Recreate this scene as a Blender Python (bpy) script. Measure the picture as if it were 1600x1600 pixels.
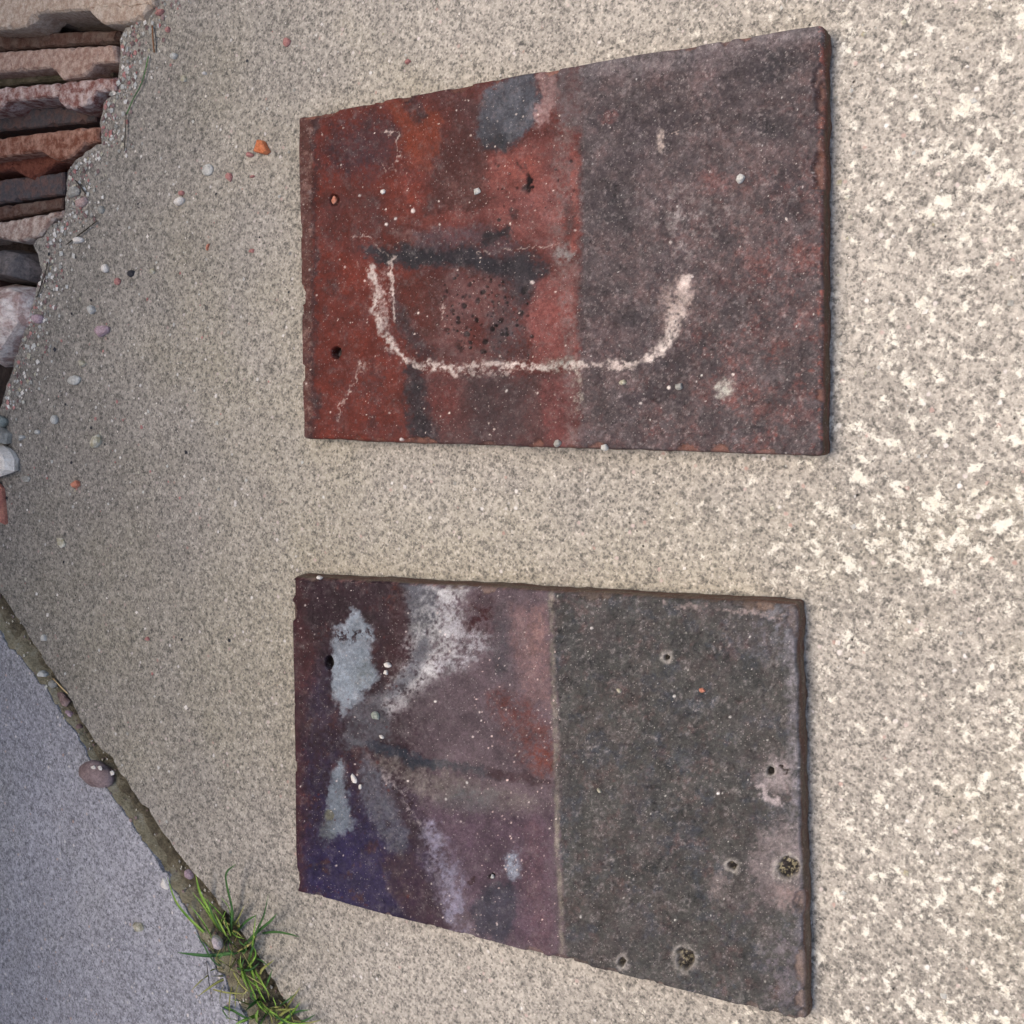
import bpy, bmesh, math, random
import numpy as np
from mathutils import Matrix, Vector

# ------------------------------------------------------------------ clear
for o in list(bpy.data.objects):
    bpy.data.objects.remove(o, do_unlink=True)
scene = bpy.context.scene
COL = scene.collection

# ------------------------------------------------------------------ camera
F, PITCH, ROLL, HCAM = 1823.7, 0.557534, -0.0442526, 0.457686
def rot_cam():
    cp, sp, cr, sr = math.cos(PITCH), math.sin(PITCH), math.cos(ROLL), math.sin(ROLL)
    Rx = np.array([[1, 0, 0], [0, cr, -sr], [0, sr, cr]])
    Ry = np.array([[cp, 0, sp], [0, 1, 0], [-sp, 0, cp]])
    return Ry @ Rx
RC = rot_cam()
CC = np.array([0.0, 0.0, HCAM])
cam_d = bpy.data.cameras.new('camera')
cam = bpy.data.objects.new('camera', cam_d)
COL.objects.link(cam)
M4 = Matrix.Identity(4)
for i in range(3):
    for j in range(3):
        M4[i][j] = RC[i][j]
    M4[i][3] = CC[i]
cam.matrix_world = M4
cam_d.sensor_width = 36.0
cam_d.lens = F / 1600.0 * 36.0
cam_d.clip_start = 0.01
cam_d.clip_end = 100.0
scene.camera = cam

# ------------------------------------------------------------------ sky, sun, exposure
SUN_EL, SUN_AZ = 75.0, 172.0          # azimuth in the XY plane, where the light comes from
world = bpy.data.worlds.new('World')
scene.world = world
world.use_nodes = True
wn = world.node_tree
bg = wn.nodes['Background']
sky = wn.nodes.new('ShaderNodeTexSky')
sky.sky_type = 'NISHITA'
sky.sun_disc = False
sky.sun_elevation = math.radians(SUN_EL)
sky.sun_rotation = math.radians(90.0 - SUN_AZ)
sky.dust_density = 4.0
wn.links.new(sky.outputs[0], bg.inputs[0])
bg.inputs[1].default_value = 0.13
sun_d = bpy.data.lights.new('sun', 'SUN')
sun_d.energy = 1.5
sun_d.angle = math.radians(42)
sun_d.color = (1.0, 0.91, 0.78)
sun = bpy.data.objects.new('sun', sun_d)
COL.objects.link(sun)
sd = Vector((math.cos(math.radians(SUN_EL)) * math.cos(math.radians(SUN_AZ)),
             math.cos(math.radians(SUN_EL)) * math.sin(math.radians(SUN_AZ)),
             math.sin(math.radians(SUN_EL))))
sun.rotation_euler = sd.to_track_quat('Z', 'Y').to_euler()
sun.location = (-1, 0, 3)
vs = scene.view_settings
vs.view_transform = 'Standard'
vs.look = 'None'
vs.gamma = 1.0
vs.exposure = 0.80
vs.use_curve_mapping = False

# ------------------------------------------------------------------ helpers
rng = np.random.default_rng(7)
random.seed(7)

def g(px, py, z=0.0):
    """measured point of the photograph (1600 px frame) carried to the horizontal plane at height z"""
    d = RC @ np.array([(px - 800) / F, -(py - 800) / F, -1.0])
    t = (z - HCAM) / d[2]
    return CC + t * d

def to_px(X):
    Q = (X - CC) @ RC
    return 800 + F * Q[:, 0] / -Q[:, 2], 800 - F * Q[:, 1] / -Q[:, 2]

def lin(c):
    c = np.asarray(c, float) / 255.0
    return np.where(c <= 0.04045, c / 12.92, ((c + 0.055) / 1.055) ** 2.4)

TAB = [np.random.default_rng(100 + k).random((256, 256)) for k in range(12)]
def vnoise(X, Y, s, k=0):
    T = TAB[k % 12]
    x = X / s + 37.3 * k + 11.7
    y = Y / s + 17.9 * k + 5.3
    xi = np.floor(x).astype(int); yi = np.floor(y).astype(int)
    fx = x - xi; fy = y - yi
    fx = fx * fx * (3 - 2 * fx); fy = fy * fy * (3 - 2 * fy)
    a = T[xi % 256, yi % 256]; b = T[(xi + 1) % 256, yi % 256]
    c = T[xi % 256, (yi + 1) % 256]; d = T[(xi + 1) % 256, (yi + 1) % 256]
    return (a * (1 - fx) + b * fx) * (1 - fy) + (c * (1 - fx) + d * fx) * fy
def fbm(X, Y, s, k=0, oc=4, gain=0.55):
    v = 0; w = 1; t = 0
    for o in range(oc):
        v = v + w * vnoise(X, Y, s / 2 ** o, k + o); t += w; w *= gain
    return v / t
def sst(a, b, x):
    t = np.clip((x - a) / (b - a), 0, 1)
    return t * t * (3 - 2 * t)

def new_obj(name, me, mat=None, parent=None, loc=None):
    o = bpy.data.objects.new(name, me)
    COL.objects.link(o)
    if mat is not None and me is not None:
        me.materials.append(mat)
    if parent is not None:
        o.parent = parent
    if loc is not None:
        o.location = loc
    return o
def tag(o, label, cat, group=None):
    o['label'] = label; o['category'] = cat
    if group: o['group'] = group
    return o

def mesh_from(name, verts, faces, smooth=False):
    me = bpy.data.meshes.new(name)
    me.from_pydata([tuple(v) for v in verts], [], faces)
    me.update()
    if smooth:
        me.polygons.foreach_set('use_smooth', [True] * len(me.polygons))
    return me

# ------------------------------------------------------------------ node helpers
class NT:
    def __init__(self, name):
        self.m = bpy.data.materials.new(name); self.m.use_nodes = True
        self.t = self.m.node_tree; self.b = self.t.nodes['Principled BSDF']
        self.out = self.t.nodes['Material Output']
    def n(self, typ, **kw):
        nd = self.t.nodes.new(typ)
        for k, v in kw.items():
            setattr(nd, k, v)
        return nd
    def l(self, a, b): self.t.links.new(a, b)
    def co(self):
        return self.n('ShaderNodeTexCoord').outputs['Object']
    def noise(self, co, scale, detail=4, rough=0.55, dist=0.0):
        nd = self.n('ShaderNodeTexNoise'); nd.inputs['Scale'].default_value = scale
        nd.inputs['Detail'].default_value = detail; nd.inputs['Roughness'].default_value = rough
        nd.inputs['Distortion'].default_value = dist
        self.l(co, nd.inputs['Vector']); return nd.outputs['Fac'], nd.outputs['Color']
    def voro(self, co, scale, feature='F1', rand=1.0):
        nd = self.n('ShaderNodeTexVoronoi', feature=feature); nd.inputs['Scale'].default_value = scale
        nd.inputs['Randomness'].default_value = rand
        self.l(co, nd.inputs['Vector']); return nd
    def ramp(self, fac, pts, interp='LINEAR'):
        nd = self.n('ShaderNodeValToRGB'); cr = nd.color_ramp; cr.interpolation = interp
        while len(cr.elements) < len(pts): cr.elements.new(0.5)
        for e, (p, c) in zip(cr.elements, pts):
            e.position = p
            if not hasattr(c, '__len__'): c = (c, c, c)
            e.color = (c[0], c[1], c[2], 1)
        self.l(fac, nd.inputs[0]); return nd.outputs[0]
    def mix(self, fac, a, b, mode='MIX'):
        nd = self.n('ShaderNodeMix', data_type='RGBA', blend_type=mode)
        for sock, v in ((nd.inputs[0], fac), (nd.inputs[6], a), (nd.inputs[7], b)):
            if hasattr(v, 'is_output') or isinstance(v, bpy.types.NodeSocket): self.l(v, sock)
            elif hasattr(v, '__len__'): sock.default_value = (v[0], v[1], v[2], 1)
            else: sock.default_value = v
        return nd.outputs[2]
    def math(self, op, a, b=0.0):
        nd = self.n('ShaderNodeMath', operation=op)
        for sock, v in ((nd.inputs[0], a), (nd.inputs[1], b)):
            if isinstance(v, bpy.types.NodeSocket): self.l(v, sock)
            else: sock.default_value = v
        return nd.outputs[0]
    def bump(self, h, strength, dist, prev=None):
        nd = self.n('ShaderNodeBump'); nd.inputs['Strength'].default_value = strength
        nd.inputs['Distance'].default_value = dist
        self.l(h, nd.inputs['Height'])
        if prev is not None: self.l(prev, nd.inputs['Normal'])
        return nd.outputs[0]

# ------------------------------------------------------------------ concrete
def concrete_mat(name, matrix, dark, tint2, pale_amt, dirt_shade=1.0):
    k = NT(name); co0 = k.co()
    mp = k.n('ShaderNodeMapping'); mp.inputs['Rotation'].default_value = (0.31, 0.47, 0.61); k.l(co0, mp.inputs['Vector']); co = mp.outputs[0]
    # domain warp so the grains are not perfect cells
    f, c = k.noise(co, 500, 2)
    warp = k.n('ShaderNodeVectorMath', operation='MULTIPLY_ADD')
    k.l(c, warp.inputs[0]); warp.inputs[1].default_value = (0.0012,) * 3; k.l(co, warp.inputs[2])
    cw = warp.outputs[0]
    big, _ = k.noise(co, 9, 5, 0.6)
    mid, _ = k.noise(co, 48, 5, 0.7)
    fine, _ = k.noise(co, 420, 4, 0.75)
    n1, _ = k.noise(cw, 330, 6, 0.8, 0.25)
    base = k.mix(k.ramp(big, [(0.38, 0), (0.62, 1)]), matrix, tint2)
    base = k.mix(k.ramp(mid, [(0.42, 0), (0.66, 0.5)]), base, [0.62 * x for x in matrix])
    ol, _ = k.noise(co, 5.5, 4, 0.65)
    base = k.mix(k.ramp(ol, [(0.48, 0), (0.66, 0.6)]), base, [matrix[0] * 0.97, matrix[1] * 0.96, matrix[2] * 0.80])
    st1, _ = k.noise(co, 3.3, 5, 0.6, 0.5)
    base = k.mix(k.ramp(st1, [(0.42, 0), (0.62, 0.38)]), base, [0.55 * x for x in tint2])
    # granular sand and cement: dark hollows, pale skin
    base = k.mix(k.ramp(n1, [(0.36, 0.95), (0.49, 0.0)]), base, dark)
    base = k.mix(k.ramp(n1, [(0.52, 0.0), (0.70, 0.7)]), base, [min(0.85, 1.6 * x) for x in matrix])
    # aggregate grains of two sizes, each grain its own grey
    v1 = k.voro(cw, 400)
    sep = k.n('ShaderNodeSeparateColor'); k.l(v1.outputs['Color'], sep.inputs[0])
    isdark = k.math('GREATER_THAN', sep.outputs[0], 0.60)
    core = k.ramp(v1.outputs['Distance'], [(0.25, 1), (0.52, 0)])
    gcol = k.mix(sep.outputs[1], dark, [0.5 * (x + y) for x, y in zip(dark, matrix)])
    base = k.mix(k.math('MULTIPLY', k.math('MULTIPLY', isdark, core), 0.55), base, gcol)
    v2 = k.voro(cw, 720)
    sep2 = k.n('ShaderNodeSeparateColor'); k.l(v2.outputs['Color'], sep2.inputs[0])
    d2 = k.math('MULTIPLY', k.math('GREATER_THAN', sep2.outputs[0], 0.62), k.ramp(v2.outputs['Distance'], [(0.3, 1), (0.6, 0)]))
    base = k.mix(k.math('MULTIPLY', d2, 0.6), base, dark)
    l2 = k.math('MULTIPLY', k.math('LESS_THAN', sep2.outputs[0], 0.22), k.ramp(v2.outputs['Distance'], [(0.2, 1), (0.5, 0)]))
    base = k.mix(k.math('MULTIPLY', l2, 0.5), base, [min(0.8, 1.6 * x) for x in matrix])
    # sparse coloured and white sand grains
    v3 = k.voro(cw, 300)
    sep3 = k.n('ShaderNodeSeparateColor'); k.l(v3.outputs['Color'], sep3.inputs[0])
    w3 = k.math('MULTIPLY', k.math('GREATER_THAN', sep3.outputs[0], 0.925), k.ramp(v3.outputs['Distance'], [(0.18, 1), (0.34, 0)]))
    base = k.mix(w3, base, k.mix(sep3.outputs[1], (0.72, 0.68, 0.63), (0.42, 0.27, 0.22)))
    # black pits
    v4 = k.voro(cw, 210)
    sep4 = k.n('ShaderNodeSeparateColor'); k.l(v4.outputs['Color'], sep4.inputs[0])
    pit = k.math('MULTIPLY', k.math('GREATER_THAN', sep4.outputs[0], 0.93), k.ramp(v4.outputs['Distance'], [(0.07, 1), (0.13, 0)]))
    base = k.mix(k.math('MULTIPLY', pit, 0.9), base, (0.025, 0.022, 0.02))
    # worn pale lime splashes, more of them on the trodden side of the slab (object +X)
    sx = k.n('ShaderNodeSeparateXYZ'); k.l(co0, sx.inputs[0])
    side = k.ramp(k.math('ADD', k.math('MULTIPLY', sx.outputs[0], 2.2), 1.0),
                  [(0.0, 0.0), (0.35, 0.03), (0.62, 0.55), (0.8, 1.0)])
    s1, _ = k.noise(cw, 165, 6, 0.72, 0.15)
    s2, _ = k.noise(co, 17, 3, 0.6)
    th = k.math('ADD', k.math('MULTIPLY', side, pale_amt), k.math('MULTIPLY', s2, 0.22))
    spl = k.ramp(k.math('ADD', s1, th), [(0.795, 0), (0.825, 0.5), (0.87, 0.95)])
    base = k.mix(spl, base, (0.74, 0.68, 0.57))
    # rubble dirt plus painted shade: darkens the slab colour towards object -X, patchy
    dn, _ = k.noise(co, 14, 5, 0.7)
    gr = k.math('MULTIPLY', k.ramp(k.math('ADD', k.math('MULTIPLY', sx.outputs[0], 1.6), k.math('ADD', 1.0, k.math('MULTIPLY', dn, 0.35))), [(0.10, 0.50), (0.60, 0.0)]), dirt_shade)
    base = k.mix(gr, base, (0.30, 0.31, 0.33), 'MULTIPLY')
    # fine value jitter
    base = k.mix(0.7, base, k.ramp(fine, [(0.25, 0.33), (0.75, 0.70)]), 'OVERLAY')
    k.l(base, k.b.inputs['Base Color'])
    k.b.inputs['Roughness'].default_value = 0.92
    k.b.inputs['Specular IOR Level'].default_value = 0.25
    h = k.math('ADD', k.math('MULTIPLY', v1.outputs['Distance'], -0.25), k.math('MULTIPLY', n1, 1.1))
    h = k.math('ADD', h, k.math('MULTIPLY', mid, 1.2))
    h = k.math('SUBTRACT', h, pit)
    nb = k.bump(h, 0.55, 0.0016)
    k.l(nb, k.b.inputs['Normal'])
    return k.m

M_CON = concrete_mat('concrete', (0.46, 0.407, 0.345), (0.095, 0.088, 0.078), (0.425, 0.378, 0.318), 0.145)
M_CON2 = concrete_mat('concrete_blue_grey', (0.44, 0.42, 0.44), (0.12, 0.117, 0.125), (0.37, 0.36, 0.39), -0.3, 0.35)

def soil_mat(name, a, b, c):
    k = NT(name); co = k.co()
    f, _ = k.noise(co, 95, 6, 0.75); f2, _ = k.noise(co, 600, 4, 0.75)
    base = k.ramp(f, [(0.32, a), (0.52, b), (0.7, c)])
    base = k.mix(0.6, base, k.ramp(f2, [(0.25, 0.3), (0.75, 0.7)]), 'OVERLAY')
    k.l(base, k.b.inputs['Base Color']); k.b.inputs['Roughness'].default_value = 0.95
    k.l(k.bump(f2, 0.9, 0.0025, k.bump(f, 0.9, 0.006)), k.b.inputs['Normal'])
    return k.m
M_JOINT = soil_mat('joint_soil', (0.04, 0.03, 0.02), (0.19, 0.155, 0.095), (0.40, 0.35, 0.235))
M_BED = soil_mat('bed_soil', (0.03, 0.02, 0.016), (0.07, 0.045, 0.035), (0.13, 0.10, 0.08))

def densify(pts, step, amp, seed):
    """world polyline from photo points, resampled and roughened"""
    P = [g(*p)[:2] for p in pts]
    out = []
    r = np.random.default_rng(seed)
    for a, b in zip(P[:-1], P[1:]):
        n = max(1, int(np.linalg.norm(b - a) / step))
        for i in range(n):
            out.append(a + (b - a) * i / n)
    out.append(P[-1])
    out = np.array(out)
    j = r.normal(0, 1, out.shape)
    for _ in range(1):
        j[1:-1] = (j[:-2] + 2 * j[1:-1] + j[2:]) / 4
    return out + j * amp

JU = [(-60, 850), (0, 925), (25, 960), (50, 1000), (75, 1040), (110, 1090), (125, 1120), (150, 1160), (175, 1185), (200, 1225),
      (235, 1270), (270, 1320), (300, 1358), (326, 1388), (360, 1432), (395, 1480), (425, 1530), (452, 1570), (475, 1602), (520, 1668)]
JL = [(-80, 905), (0, 1008), (30, 1042), (62, 1082), (85, 1118), (112, 1155), (132, 1190), (160, 1240), (200, 1297), (222, 1330),
      (250, 1372), (288, 1432), (312, 1482), (340, 1532), (378, 1600), (420, 1670)]
ju = densify(JU, 0.0022, 0.0012, 1)
JL = [(x + 7, y - 9) for x, y in JL]
jl = densify(JL, 0.0022, 0.0014, 2)
BEDGE = [(262, -60), (243, 0), (241, 14), (226, 33), (196, 43), (187, 62), (189, 100), (186, 120), (183, 142), (162, 160), (157, 192), (160, 226),
         (138, 237), (116, 251), (105, 266), (103, 304), (101, 330), (99, 342), (79, 356), (66, 371), (52, 384), (60, 400), (66, 422), (60, 448),
         (47, 488), (40, 515), (27, 552), (13, 592), (0, 640), (-40, 740)]
be = densify(BEDGE, 0.0022, 0.0010, 3)

def extrude_poly(name, pts, ztop, zbot, mat, bevel=0.0):
    bm = bmesh.new()
    vs_ = [bm.verts.new((p[0], p[1], ztop)) for p in pts]
    f = bm.faces.new(vs_)
    if f.normal.z < 0: f.normal_flip()
    f.normal_update()
    if f.normal.z < 0: f.normal_flip()
    r = bmesh.ops.extrude_face_region(bm, geom=[f])
    for v in r['geom']:
        if isinstance(v, bmesh.types.BMVert): v.co.z = zbot
    bmesh.ops.recalc_face_normals(bm, faces=bm.faces)
    if bevel > 0:
        ed = [e for e in bm.edges if abs(e.verts[0].co.z - ztop) < 1e-6 and abs(e.verts[1].co.z - ztop) < 1e-6]
        bmesh.ops.bevel(bm, geom=ed, offset=bevel, segments=2, affect='EDGES', profile=0.6)
    bmesh.ops.triangulate(bm, faces=[f for f in bm.faces if len(f.verts) > 4])
    me = bpy.data.meshes.new(name); bm.to_mesh(me); bm.free()
    return new_obj(name, me, mat)

# joint direction far ends
def ext(a, b, d):
    v = (b - a) / np.linalg.norm(b - a); return b + v * d
u_far = ext(ju[-12], ju[-1], 0.55); u_left = ext(ju[10], ju[0], 0.30)
l_far = ext(jl[-12], jl[-1], 0.55); l_left = ext(jl[10], jl[0], 0.28)
slab_pts = [np.array([be[0][0], 0.75]), np.array([0.55, 0.75]), np.array([0.55, u_far[1]]), u_far] + list(ju[::-1]) + [u_left] + list(be[::-1])
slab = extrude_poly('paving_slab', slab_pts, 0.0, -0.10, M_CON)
slab['kind'] = 'structure'
slab2_pts = [l_left] + list(jl) + [l_far, np.array([l_left[0], l_far[1]])]
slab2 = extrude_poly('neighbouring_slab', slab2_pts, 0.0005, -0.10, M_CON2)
slab2['kind'] = 'structure'

# sandy earth filling the joint: low along the main slab, rising to the other slab
def strip(name, A, B, mat, zfun, n=7, ext_a=0.004, seed=5):
    N = min(len(A), len(B)) * 2
    def res(P):
        d = np.r_[0, np.cumsum(np.linalg.norm(np.diff(P, axis=0), axis=1))]
        t = np.linspace(0, d[-1], N)
        return np.c_[np.interp(t, d, P[:, 0]), np.interp(t, d, P[:, 1])]
    A = res(A); B = res(B)
    V = []; Fc = []
    for i in range(N):
        for j in range(n):
            t = j / (n - 1); e = -0.25 + 1.5 * t
            p = A[i] + (B[i] - A[i]) * e
            V.append((p[0], p[1], zfun(e, p[0], p[1])))
    for i in range(N - 1):
        for j in range(n - 1):
            a = i * n + j; Fc.append((a, a + 1, a + n + 1, a + n))
    me = mesh_from(name, V, Fc, True)
    o = new_obj(name, me, mat)
    bm = bmesh.new(); bm.from_mesh(me); bmesh.ops.recalc_face_normals(bm, faces=bm.faces)
    if sum(f.normal.z for f in bm.faces) < 0: bmesh.ops.reverse_faces(bm, faces=bm.faces)
    bm.to_mesh(me); bm.free()
    return o
def zj(e, x, y):
    n = float(fbm(np.array([x]), np.array([y]), 0.012, 3)[0]) - 0.5
    prof = -0.014 + 0.010 * min(1, max(0, (e + 0.05) / 0.7))
    return prof + n * 0.006 * (max(0.25, 1 - e * 0.8) if 0 < e < 1.05 else 0.15) - (0.004 if e < -0.1 else 0) - (0.004 if e > 1.13 else 0)
AU = np.vstack([u_left[None], ju, u_far[None]]); BL = np.vstack([l_left[None], jl, l_far[None]])
js = strip('joint_soil', AU, BL, M_JOINT, zj, n=13)
js['kind'] = 'structure'
# pale crumbled sand and mortar left along the far side of the joint
M_SAND = soil_mat('joint_sand', (0.17, 0.14, 0.085), (0.34, 0.295, 0.19), (0.47, 0.43, 0.33))
def zsand(e, x, y):
    n1 = float(fbm(np.array([x]), np.array([y]), 0.02, 6)[0]) - 0.5
    n2 = float(fbm(np.array([x]), np.array([y]), 0.005, 8)[0]) - 0.5
    t = (e + n1 * 0.55 - 0.42) / 0.5
    return -0.013 + 0.0125 * min(1, max(0, t)) ** 0.55 + n2 * 0.0022
jsand = strip('joint_sand', AU, BL, M_SAND, zsand, n=25)
jsand['kind'] = 'structure'

# low earth bed beyond the broken edge of the slab
def bed_grid():
    V = []; Fc = []
    xs = np.arange(-0.9, -0.42, 0.01); ys = np.arange(-0.15, 0.75, 0.01)
    X, Y = np.meshgrid(xs, ys, indexing='ij')
    Z = -0.034 + (fbm(X, Y, 0.03, 4) - 0.5) * 0.02
    V = np.c_[X.ravel(), Y.ravel(), Z.ravel()]
    ny = len(ys)
    for i in range(len(xs) - 1):
        for j in range(ny - 1):
            a = i * ny + j; Fc.append((a, a + ny, a + ny + 1, a + 1))
    return mesh_from('soil_bed', V, Fc, True)
bed = new_obj('soil_bed', bed_grid(), M_BED); bed['kind'] = 'structure'

# added unseen wall behind the stood-up tiles, blocks sun and sky over the slab
def wall_mesh():
    bm = bmesh.new()
    for (x0, x1, y0, y1, z0, z1) in ((-1.02, -0.80, -1.6, 1.6, -0.10, 1.05), (-1.05, -0.77, -1.62, 1.62, 1.05, 1.1)):
        r_ = bmesh.ops.create_cube(bm, size=1.0)
        for v in r_['verts']:
            v.co = ((x0 + x1) / 2 + v.co.x * (x1 - x0), (y0 + y1) / 2 + v.co.y * (y1 - y0), (z0 + z1) / 2 + v.co.z * (z1 - z0))
    me = bpy.data.meshes.new('shade_wall'); bm.to_mesh(me); bm.free(); return me
M_WALL = soil_mat('shade_wall_render', (0.20, 0.17, 0.15), (0.25, 0.22, 0.19), (0.30, 0.26, 0.23))
wall = new_obj('shade_wall', wall_mesh(), M_WALL); wall['kind'] = 'structure'

# ------------------------------------------------------------------ the two clay tiles
def tile_mat(name, k_gain):
    k = NT(name)
    at = k.n('ShaderNodeAttribute', attribute_name='Col')
    co = k.co()
    f1, _ = k.noise(co, 700, 5, 0.8)
    f2, _ = k.noise(co, 2300, 3, 0.75)
    base = k.mix(0.68, at.outputs['Color'], k.ramp(f1, [(0.28, 0.22), (0.5, 0.48), (0.72, 0.74)]), 'OVERLAY')
    base = k.mix(0.6, base, k.ramp(f2, [(0.25, 0.2), (0.75, 0.8)]), 'OVERLAY')
    # dust caught in the surface: short pale flecks
    vd = k.voro(co, 1150)
    sd_ = k.n('ShaderNodeSeparateColor'); k.l(vd.outputs['Color'], sd_.inputs[0])
    fl = k.math('MULTIPLY', k.math('GREATER_THAN', sd_.outputs[0], 0.90), k.ramp(vd.outputs['Distance'], [(0.12, 1), (0.4, 0)]))
    base = k.mix(k.math('MULTIPLY', fl, 0.42), base, (0.46, 0.40, 0.37))
    f3, _ = k.noise(co, 150, 6, 0.8)
    base = k.mix(k.ramp(f3, [(0.55, 0.0), (0.75, 0.30)]), base, (0.30, 0.26, 0.25))
    k.l(base, k.b.inputs['Base Color'])
    k.l(at.outputs['Alpha'], k.b.inputs['Roughness'])
    k.b.inputs['Specular IOR Level'].default_value = 0.2
    k.l(k.bump(f1, 0.45, 0.0007), k.b.inputs['Normal'])
    return k.m

class Paint:
    def __init__(self, X, Y, base):
        self.X, self.Y = X, Y
        self.wx = X + (fbm(X, Y, 26, 1, 5, 0.7) - 0.5) * 26 + (fbm(X, Y, 6, 2, 2) - 0.5) * 9
        self.wy = Y + (fbm(X, Y, 26, 5, 5, 0.7) - 0.5) * 26 + (fbm(X, Y, 6, 6, 2) - 0.5) * 9
        self.C = np.tile(lin(base), (len(X), 1))
        self.R = np.full(len(X), 0.72)
        self.H = np.zeros(len(X))         # metres
        self.gn = ((0.55 * fbm(X, Y, 4.5, 3, 2, 0.8) + 0.45 * fbm(X, Y, 16, 8, 4, 0.75)) - 0.5) * 2.0
    def mix(self, col, m, rough=None, h=None):
        m = np.clip(m, 0, 1)
        m = np.clip(m + self.gn * 3.6 * m * (1 - m), 0, 1)
        self.C += (lin(col) - self.C) * m[:, None]
        if rough is not None: self.R += (rough - self.R) * m
        if h is not None: self.H += h * m
    def ell(self, cx, cy, rx, ry, soft=0.5, ang=0, warp=True):
        x = (self.wx if warp else self.X) - cx; y = (self.wy if warp else self.Y) - cy
        a = math.radians(ang); c, s = math.cos(a), math.sin(a)
        d = np.hypot((x * c + y * s) / rx, (-x * s + y * c) / ry)
        return 1 - sst(1 - soft, 1 + soft, d)
    def stroke(self, pts, w, soft=0.6, warp=True):
        x = self.wx if warp else self.X; y = self.wy if warp else self.Y
        best = np.full(len(x), 1e9)
        for (a, b, wa, wb) in zip(pts[:-1], pts[1:], w[:-1], w[1:]):
            ax, ay = a; bx, by = b
            dx, dy = bx - ax, by - ay; L2 = dx * dx + dy * dy
            t = np.clip(((x - ax) * dx + (y - ay) * dy) / L2, 0, 1)
            d = np.hypot(x - ax - t * dx, y - ay - t * dy) / (wa + (wb - wa) * t)
            best = np.minimum(best, d)
        return 1 - sst(1 - soft, 1 + soft, best)
    def poly(self, pts, soft=6, warp=True):
        x = self.wx if warp else self.X; y = self.wy if warp else self.Y
        ins = np.zeros(len(x), bool); best = np.full(len(x), 1e9)
        n = len(pts)
        for i in range(n):
            ax, ay = pts[i]; bx, by = pts[(i + 1) % n]
            dx, dy = bx - ax, by - ay
            t = np.clip(((x - ax) * dx + (y - ay) * dy) / (dx * dx + dy * dy + 1e-9), 0, 1)
            best = np.minimum(best, np.hypot(x - ax - t * dx, y - ay - t * dy))
            if ay != by:
                c = ((ay > y) != (by > y)) & (x < (bx - ax) * (y - ay) / (by - ay) + ax)
                ins ^= c
        sd_ = np.where(ins, best, -best)
        return sst(-soft, soft, sd_)
    def grain(self, s, lo, hi, k=0):
        w = (hi - lo) * 0.25
        return sst(lo - w, hi + w, 0.5 + (fbm(self.X, self.Y, s, k, 5, 0.75) - 0.5) * 1.25)
    def specks(self, n, box, r0, r1, col, seed, h=0.0, amt=1.0, inside=None, rough=None):
        r = np.random.default_rng(seed)
        x0, y0, x1, y1 = box
        M = np.zeros(len(self.X))
        order = np.argsort(self.X); xs = self.X[order]
        for _ in range(n):
            cx, cy = r.uniform(x0, x1), r.uniform(y0, y1)
            if inside is not None:
                dx, dy = (cx - inside[0]) / inside[2], (cy - inside[1]) / inside[3]
                if dx * dx + dy * dy > 1: continue
            rr = r0 + (r1 - r0) * r.random() ** 2.5
            i0, i1 = np.searchsorted(xs, cx - 2 * rr), np.searchsorted(xs, cx + 2 * rr)
            idx = order[i0:i1]
            a = r.uniform(0, 3.14); e = r.uniform(0.6, 1.0)
            dx = self.X[idx] - cx; dy = self.Y[idx] - cy
            sel = np.abs(dy) < 2 * rr
            idx = idx[sel]; dx = dx[sel]; dy = dy[sel]
            u = dx * math.cos(a) + dy * math.sin(a); v = (-dx * math.sin(a) + dy * math.cos(a)) / e
            M[idx] = np.maximum(M[idx], (1 - sst(0.6, 1.2, np.hypot(u, v) / rr)) * r.uniform(0.45, 1.0))
        self.mix(col, M * amt, rough, h)

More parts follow.
